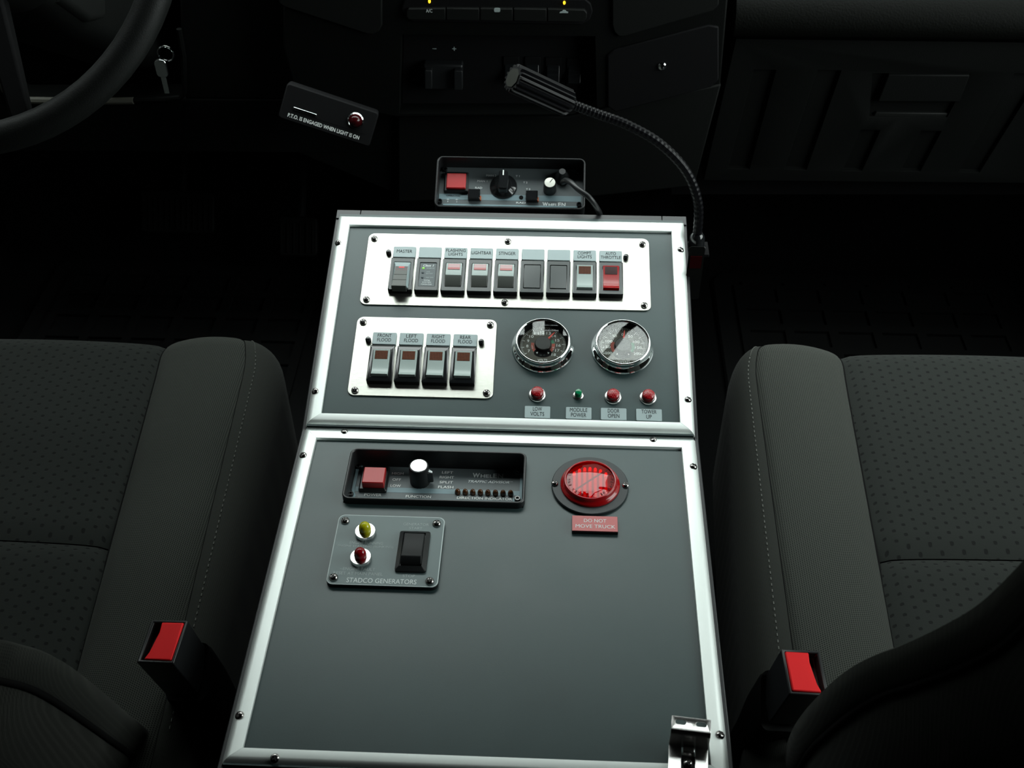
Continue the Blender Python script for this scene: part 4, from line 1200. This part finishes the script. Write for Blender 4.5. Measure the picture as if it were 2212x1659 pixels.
# climate strip
CL = on_stack([(-129.0, 155.6), (72.9, 156.0), (79.5, 150.5), (82.0, 141.7), (79.2, 131.5), (70.8, 125.7), (-127.2, 126.4), (-135.6, 132.0), (-139.2, 141.0), (-135.3, 151.1)], 'climate_strip', 'mattb', 556.5, 562, bevel=1.0)
for pts in ([(-130.4, 143.9), (-87.7, 145.0), (-88.3, 130.9), (-131.3, 130.9), (-133.2, 134.3), (-132.8, 140.5)], [(-86.5, 145.0), (-48.6, 145.2), (-48.9, 130.9), (-87.1, 130.9)], [(-47.4, 145.3), (-10.0, 145.5), (-10.1, 130.9), (-47.8, 130.9)], [(-8.8, 145.5), (29.0, 145.7), (29.3, 130.8), (-8.9, 130.9)], [(30.2, 145.7), (72.3, 145.4), (75.6, 141.6), (75.3, 134.8), (71.7, 130.8), (30.4, 130.9)]):
    dpoly(pts, 552, 558).build('climate_button', 'dash_grey', CL, bevel=0.8)
for (x, z) in [(-106.0, 151.7), (49.2, 152.1)]:
    MB().lathe(0, 0, [(2.0, 0), (1.6, 1.5), (0, 1.8)], 12, 0.75, 1.1).xf(Matrix.Translation((x, -44, z + 130)) @ Matrix.Rotation(R_(90), 4, 'X')).build('indicator', 'amber_lit', CL)
def wall_text(s, x, z, w, h, y, par, m):
    o = text(s, 0, 0, w, h, 0, par, m, 0.01)
    o.location = (x * S, (y - 600) * S, (z + 130) * S)
    o.rotation_euler = (R_(90), 0, 0)
    return o
(p1,) = [(-106.5, 142.3)]
wall_text('A/C', p1[0], p1[1], 7.4, 4.2, 551.6, CL, 'print')
((mx, mz),) = [(-27.8, 143.9)]
MB().loops([[(mx + x, -48.6, mz + 130 + z) for x, z in rr(0, 0.4, 7, 5, 1.5, 3)], [(mx + x, -48.3, mz + 130 + z) for x, z in rr(0, 0.4, 7, 5, 1.5, 3)]]).build('mirror_symbol', 'printd', CL, smooth=0)
((mx, mz),) = [(48.9, 142.7)]
MB().polyxz([(mx - 5, mz + 129), (mx - 4, mz + 130.5), (mx - 2, mz + 131), (mx - 1, mz + 132.8), (mx + 1.5, mz + 132.8), (mx + 3, mz + 131), (mx + 5, mz + 130.4), (mx + 5, mz + 129)], -48.6, -48.3).build('car_symbol', 'printd', CL, smooth=0)
# trailer brake controller and auxiliary switches in the bay
TB = dpoly([(-119.9, 65.6), (-71.9, 65.1), (-74.3, 32.3), (-120.3, 31.5)], 570, 584).build('brake_controller', 'blackp', da, bevel=2)
for pts in ([(-117.4, 61.5), (-108.9, 61.6), (-110.3, 36.9), (-118.9, 36.8)], [(-81.9, 61.4), (-71.7, 61.6), (-72.6, 36.3), (-82.9, 36.1)]):
    dpoly(pts, 562, 572).build('squeeze_lever', 'blackp', TB, bevel=0.8)
((a1, b1), (a2, b2)) = [(-106.7, 79.7), (-82.6, 80.0)]
wall_text('-', a1, b1, 5, 0.8, 583, TB, 'printd'); wall_text('+', a2, b2, 5, 5, 583, TB, 'printd')
for i, ((x, z), (xt, zt_)) in enumerate(zip([(-13.5, 53.2), (12.5, 53.0), (37.9, 52.8), (63.9, 52.0)], [(-14.3, 61.9), (11.7, 61.7), (38.2, 61.5), (64.2, 61.3)])):
    q = MB().polyxz([(x - 9.5, z + 148), (x + 9.5, z + 148), (x + 9.5, z + 112), (x - 9.5, z + 112)], -18, -15.5)
    sw = q.build('aux_switch', 'mattb', da, bevel=0.5)
    MB().polyyz([(-17, z + 139), (-19, z + 137), (-20.5, z + 130), (-27.5, z + 120), (-17, z + 118)], x - 7.6, x + 7.6).build('aux_rocker', 'blackg', sw, bevel=0.5)
    wall_text('AUX %d' % (i + 1), xt, zt_, 14.0, 3.4, 583, sw, 'print')
# right pocket with its round lock
PK = dpoly([(101.8, 86.8), (111.2, 95.2), (216.6, 126.6), (228.6, 124.5), (236.4, 57.8), (228.6, 47.9), (115.9, 12.3), (105.2, 19.7)], 557, 562).build('lower_pocket', 'mattb', da, bevel=1.5)
((x, z),) = [(167.2, 74.7)]
MB().lathe(0, 0, [(5.2, 0), (5.2, 1.2), (4.0, 2.4), (2.4, 2.2), (2.2, 0.6), (0, 0.6)], 20).xf(Matrix.Translation((x, -43.2, z + 130)) @ Matrix.Rotation(R_(90), 4, 'X')).build('lock', 'chrome', PK)
dpoly([(-158.8, -13.5), (56.5, -13.6), (245.2, 34.6), (227.4, -113.4), (99.9, -132.2), (-168.9, -147.0)], 590, 640).build('stack_base', 'dash_grey', da, bevel=2)
dpoly([(-433.9, -2.8), (-147.0, 2.1), (-157.6, -149.0), (-300.7, -79.4), (-450.3, -82.3)], 601, 640).build('stack_side', 'dash', da, bevel=2)
# passenger side: pad, glove box door with sunken ribs, latch
(pz,) = [(427.0, 96.6)]
q = MB().polyyz([(0, pz[1] + 128), (-10, pz[1] + 130), (-15, pz[1] + 136), (-16, pz[1] + 146), (-14.5, pz[1] + 156), (-10, pz[1] + 165), (-2, pz[1] + 173), (10, pz[1] + 180), (30, pz[1] + 186), (70, pz[1] + 193), (460, pz[1] + 236), (460, pz[1] + 128)], ([(251.5, 126.7)])[0][0], 880)
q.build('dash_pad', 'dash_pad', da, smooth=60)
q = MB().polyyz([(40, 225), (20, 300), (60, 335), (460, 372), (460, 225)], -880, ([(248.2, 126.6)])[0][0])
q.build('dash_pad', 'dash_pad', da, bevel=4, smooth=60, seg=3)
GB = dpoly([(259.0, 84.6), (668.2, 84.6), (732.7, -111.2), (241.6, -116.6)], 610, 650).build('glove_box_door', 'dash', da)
cutter = MB()
for pts in ([(285.7, 44.7), (313.6, 44.5), (300.0, -98.9), (271.4, -98.8)], [(364.0, 45.3), (393.5, 45.2), (374.8, -98.7), (345.5, -97.9)], [(433.8, -36.8), (458.5, -37.0), (447.5, -98.7), (422.0, -98.5)], [(510.1, -36.7), (535.9, -36.9), (523.3, -97.8), (497.4, -97.6)], [(604.2, 44.8), (636.7, 44.7), (600.2, -97.6), (572.6, -97.5)], [(431.5, 42.0), (550.9, 42.7), (538.0, -17.6), (440.5, -18.0)]):
    cutter.polyxz(DX(pts), 0, 17)
cut(GB, cutter)
b_ = GB.modifiers.new('bevel', 'BEVEL'); b_.width = 0.003; b_.segments = 2; b_.limit_method = 'ANGLE'; b_.angle_limit = R_(40)
dpoly([(450.7, 42.3), (549.6, 43.3), (546.8, 6.6), (445.0, 4.9)], 606, 625).build('latch', 'dash', GB, bevel=1.5)
dpoly([(448.3, -13.0), (539.1, -12.7), (538.0, -22.0), (444.4, -22.3)], 612, 628).build('latch_ledge', 'dash_grey', GB, bevel=1.5)
dpoly([(204.1, -147.3), (758.0, -140.0), (764.9, -160.8), (206.4, -173.1)], 660, 700).build('lower_edge', 'mattb', da, smooth=0)

# stickers lying along the windshield end of the dash pad
for i, (pts, lab) in enumerate((([(426.3, 130.7), (457.3, 130.9)], 'widest white label at the top edge right of centre'), ([(469.8, 131.0), (479.5, 131.1)], 'small white label beside the widest one'), ([(494.6, 131.3), (504.4, 131.5)], 'second small white label on the dash pad'), ([(558.7, 132.4), (617.8, 133.2)], 'white label at the far right of the dash pad'))):
    (xa, za), (xb, zb) = pts
    o = MB().box(xa, xb, 622, 660, 0, 0.6).build('dash_sticker', 'paper', None, smooth=0)
    o.location = (0, 0, (za + 2.2) * S)
    o.rotation_euler = (0.0, 0, 0)
    tag(o, lab, 'label', 'white labels on the dash pad')

# ------------------------------------------------------------------ steering wheel, column, key
WT = R_(38)
sw = thing('steering_wheel', 'dark leather steering wheel in front of the driver seat', 'steering wheel', (-486, 280, 345), (R_(90) - WT, 0, 0))
q = MB().tube([(190 * math.cos(2 * math.pi * i / 72), 190 * math.sin(2 * math.pi * i / 72), 0) for i in range(72)], 14.5, 14, True)
q.build('rim', 'leather', sw, smooth=80)
MB().rrp(0, -8, 150, 120, 40, [(0, -45), (0, -8), (14, 6), (40, 10)], 8).build('hub', 'leather', sw, smooth=60)
for (xa, ya, xb, yb) in ((62, 6, 184, 20), (-62, 6, -184, 20), (28, -50, 62, -178), (-28, -50, -62, -178)):
    d = Vector((xb - xa, yb - ya, 0)).normalized()
    nn = Vector((-d.y, d.x, 0)) * 13
    MB().loops([[(xa - nn.x, ya - nn.y, -14), (xa + nn.x, ya + nn.y, -14), (xa + nn.x, ya + nn.y, 2), (xa - nn.x, ya - nn.y, 2)],
                [(xb - nn.x * .7, yb - nn.y * .7, -8), (xb + nn.x * .7, yb + nn.y * .7, -8), (xb + nn.x * .7, yb + nn.y * .7, 2), (xb - nn.x * .7, yb - nn.y * .7, 2)]]).build('spoke', 'mattb', sw, bevel=3)
co = thing('steering_column', 'dark plastic steering column shroud behind the wheel', 'column', (-505, 430, 235), (R_(90) - WT, 0, 0))
MB().loops([[(x, y, z) for x, y in rr(0, 0, w, h, 22, 4)] for (w, h, z) in ((96, 96, -260), (104, 112, -120), (112, 124, -20), (92, 96, 60))]).build('shroud', 'dash', co, smooth=50)
MB().loops([[(x + 34, y, z) for x, y in rr(0, 0, w, h, 8, 3)] for (w, h, z) in ((44, 70, -60), (56, 96, -10), (40, 80, 40))]).build('shroud_cover', 'dash_grey', co, smooth=30)
(k0, k1) = [(-413.2, 103.4), (-420.7, 64.5)]
ky_ = thing('ignition_key', 'chrome key hanging on its ring below the steering column', 'key', (k0[0], 492, k1[1]))
MB().polyxz([(-3.2, 0), (3.2, 0), (3.2, 22), (-3.2, 22)], -1.2, 1.2).build('key_blade', 'chrome', ky_, bevel=0.4)
MB().loops([[(x, -2, z + 32) for x, z in rr(0, 0, 14, 22, 5, 4)], [(x, 2, z + 32) for x, z in rr(0, 0, 14, 22, 5, 4)]]).build('key_head', 'chrome', ky_, bevel=0.8)
MB().tube([(9 + 9 * math.cos(2 * math.pi * i / 20), 0, 50 + 9 * math.sin(2 * math.pi * i / 20)) for i in range(20)], 1.1, 6, True).build('key_ring', 'chrome', ky_)

# ------------------------------------------------------------------ take-off warning box under the dash
((ax_, az_), (bx_, bz_)) = [(-275.9, 50.3), (-179.6, 15.3)]
px_ = Vector((bx_ - ax_, 0, bz_ - az_))
ln_ = px_.length
ang = math.atan2(-px_.z, px_.x)
pt = thing('indicator_box', 'small black indicator box with white wording and a red lamp under the dash', 'indicator', (ax_, 480, az_))
pt.rotation_mode = 'XYZ'
mrot = Matrix.Rotation(ang, 4, 'Y') @ Matrix.Rotation(R_(66), 4, 'X')
pt.rotation_euler = mrot.to_euler('XYZ')
MB().rrp(ln_ / 2, 12, ln_ + 8, 42, 4, [(0, -26), (0, 0), (1.5, 1.5)], 4).build('case', 'mattb', pt)
MB().rrp(ln_ / 2 + 2, 17, ln_ - 12, 26, 3, [(0, 1.2), (0, 1.7)], 4).build('window', 'mattb', pt)
text('P.T.O. IS ENGAGED WHEN LIGHT IS ON', ln_ / 2 - 2, -2.0, ln_ * 0.84, 4.6, 1.75, pt, 'printw', 0.02)
rg = MB().lathe(ln_ - 20, 16, [(9.5, 1.5), (9.5, 3.0), (8.2, 4.0), (7.0, 3.4)], 28).build('lamp_ring', 'chrome', pt)
MB().lathe(ln_ - 20, 16, [(7.0, 2.0), (6.8, 5), (4.6, 7.4), (0, 8.6)], 24).build('lamp', 'dark_red_lens', pt, smooth=60)
MB().box(10, 38, 6, 9, 1.6, 3).build('switch_edge', 'chrome', pt, bevel=0.5)
MB().box(30, ln_ - 30, -4, 20, -90, -20).build('hanger', 'mattb', pt)

# ------------------------------------------------------------------ pedals and mats
def pedal(x0, x1, z0, z1, y, label):
    cx, cz = (x0 + x1) / 2, (z0 + z1) / 2
    p = thing('pedal', label, 'pedal', (cx, y, cz), (R_(52), 0, 0), 'foot pedals')
    MB().rrp(0, 0, x1 - x0, abs(z1 - z0) * 1.2, 8, [(0, -8), (0, 0), (2, 2)], 4).build('pad', 'rubber', p)
    n = max(4, int((x1 - x0) / 9))
    for i in range(n):
        xx = lerp(x0 - cx + 6, x1 - cx - 6, i / (n - 1))
        MB().box(xx - 1.6, xx + 1.6, -abs(z1 - z0) * 0.5, abs(z1 - z0) * 0.4, 1.8, 4.0).build('tread_rib', 'rubber', p, bevel=0.5)
    MB().tube([(0, 0, -6), (0, 40, -30), (0, 150, -50)], 6, 8).build('arm', 'blackp', p)
pedal(-623, -503, -344, -288, 800, 'wide ribbed brake pedal in the driver footwell')
pedal(-391, -329, -349, -297, 750, 'narrow ribbed accelerator pedal beside the console')

def mat_thing(x0, x1, y0, y1, label):
    m = thing('floor_mat', label, 'mat', ((x0 + x1) / 2, (y0 + y1) / 2, -420), group='rubber floor mats')
    w, h = x1 - x0, y1 - y0
    MB().rrp(0, 0, w, h, 30, [(0, 0), (0, 5), (3, 8)], 5).build('mat_base', 'rubber', m)
    q = MB()
    nx, ny = 6, 9
    for i in range(nx + 1):
        xx = lerp(-w / 2 + 40, w / 2 - 40, i / nx)
        q.box(xx - 7, xx + 7, -h / 2 + 40, h / 2 - 40, 7.5, 13)
    for j in range(ny + 1):
        yy = lerp(-h / 2 + 40, h / 2 - 40, j / ny)
        for i in range(nx):
            xa = lerp(-w / 2 + 40, w / 2 - 40, i / nx) + 7
            xb = lerp(-w / 2 + 40, w / 2 - 40, (i + 1) / nx) - 7
            q.box(xa, xb, yy - 8, yy + 8, 7.5, 13)
    q.build('rib_grid', 'rubber', m, smooth=0)
mat_thing(300, 780, 250, 800, 'ribbed black rubber mat in the passenger footwell')
mat_thing(-780, -300, 250, 800, 'ribbed black rubber mat under the pedals')
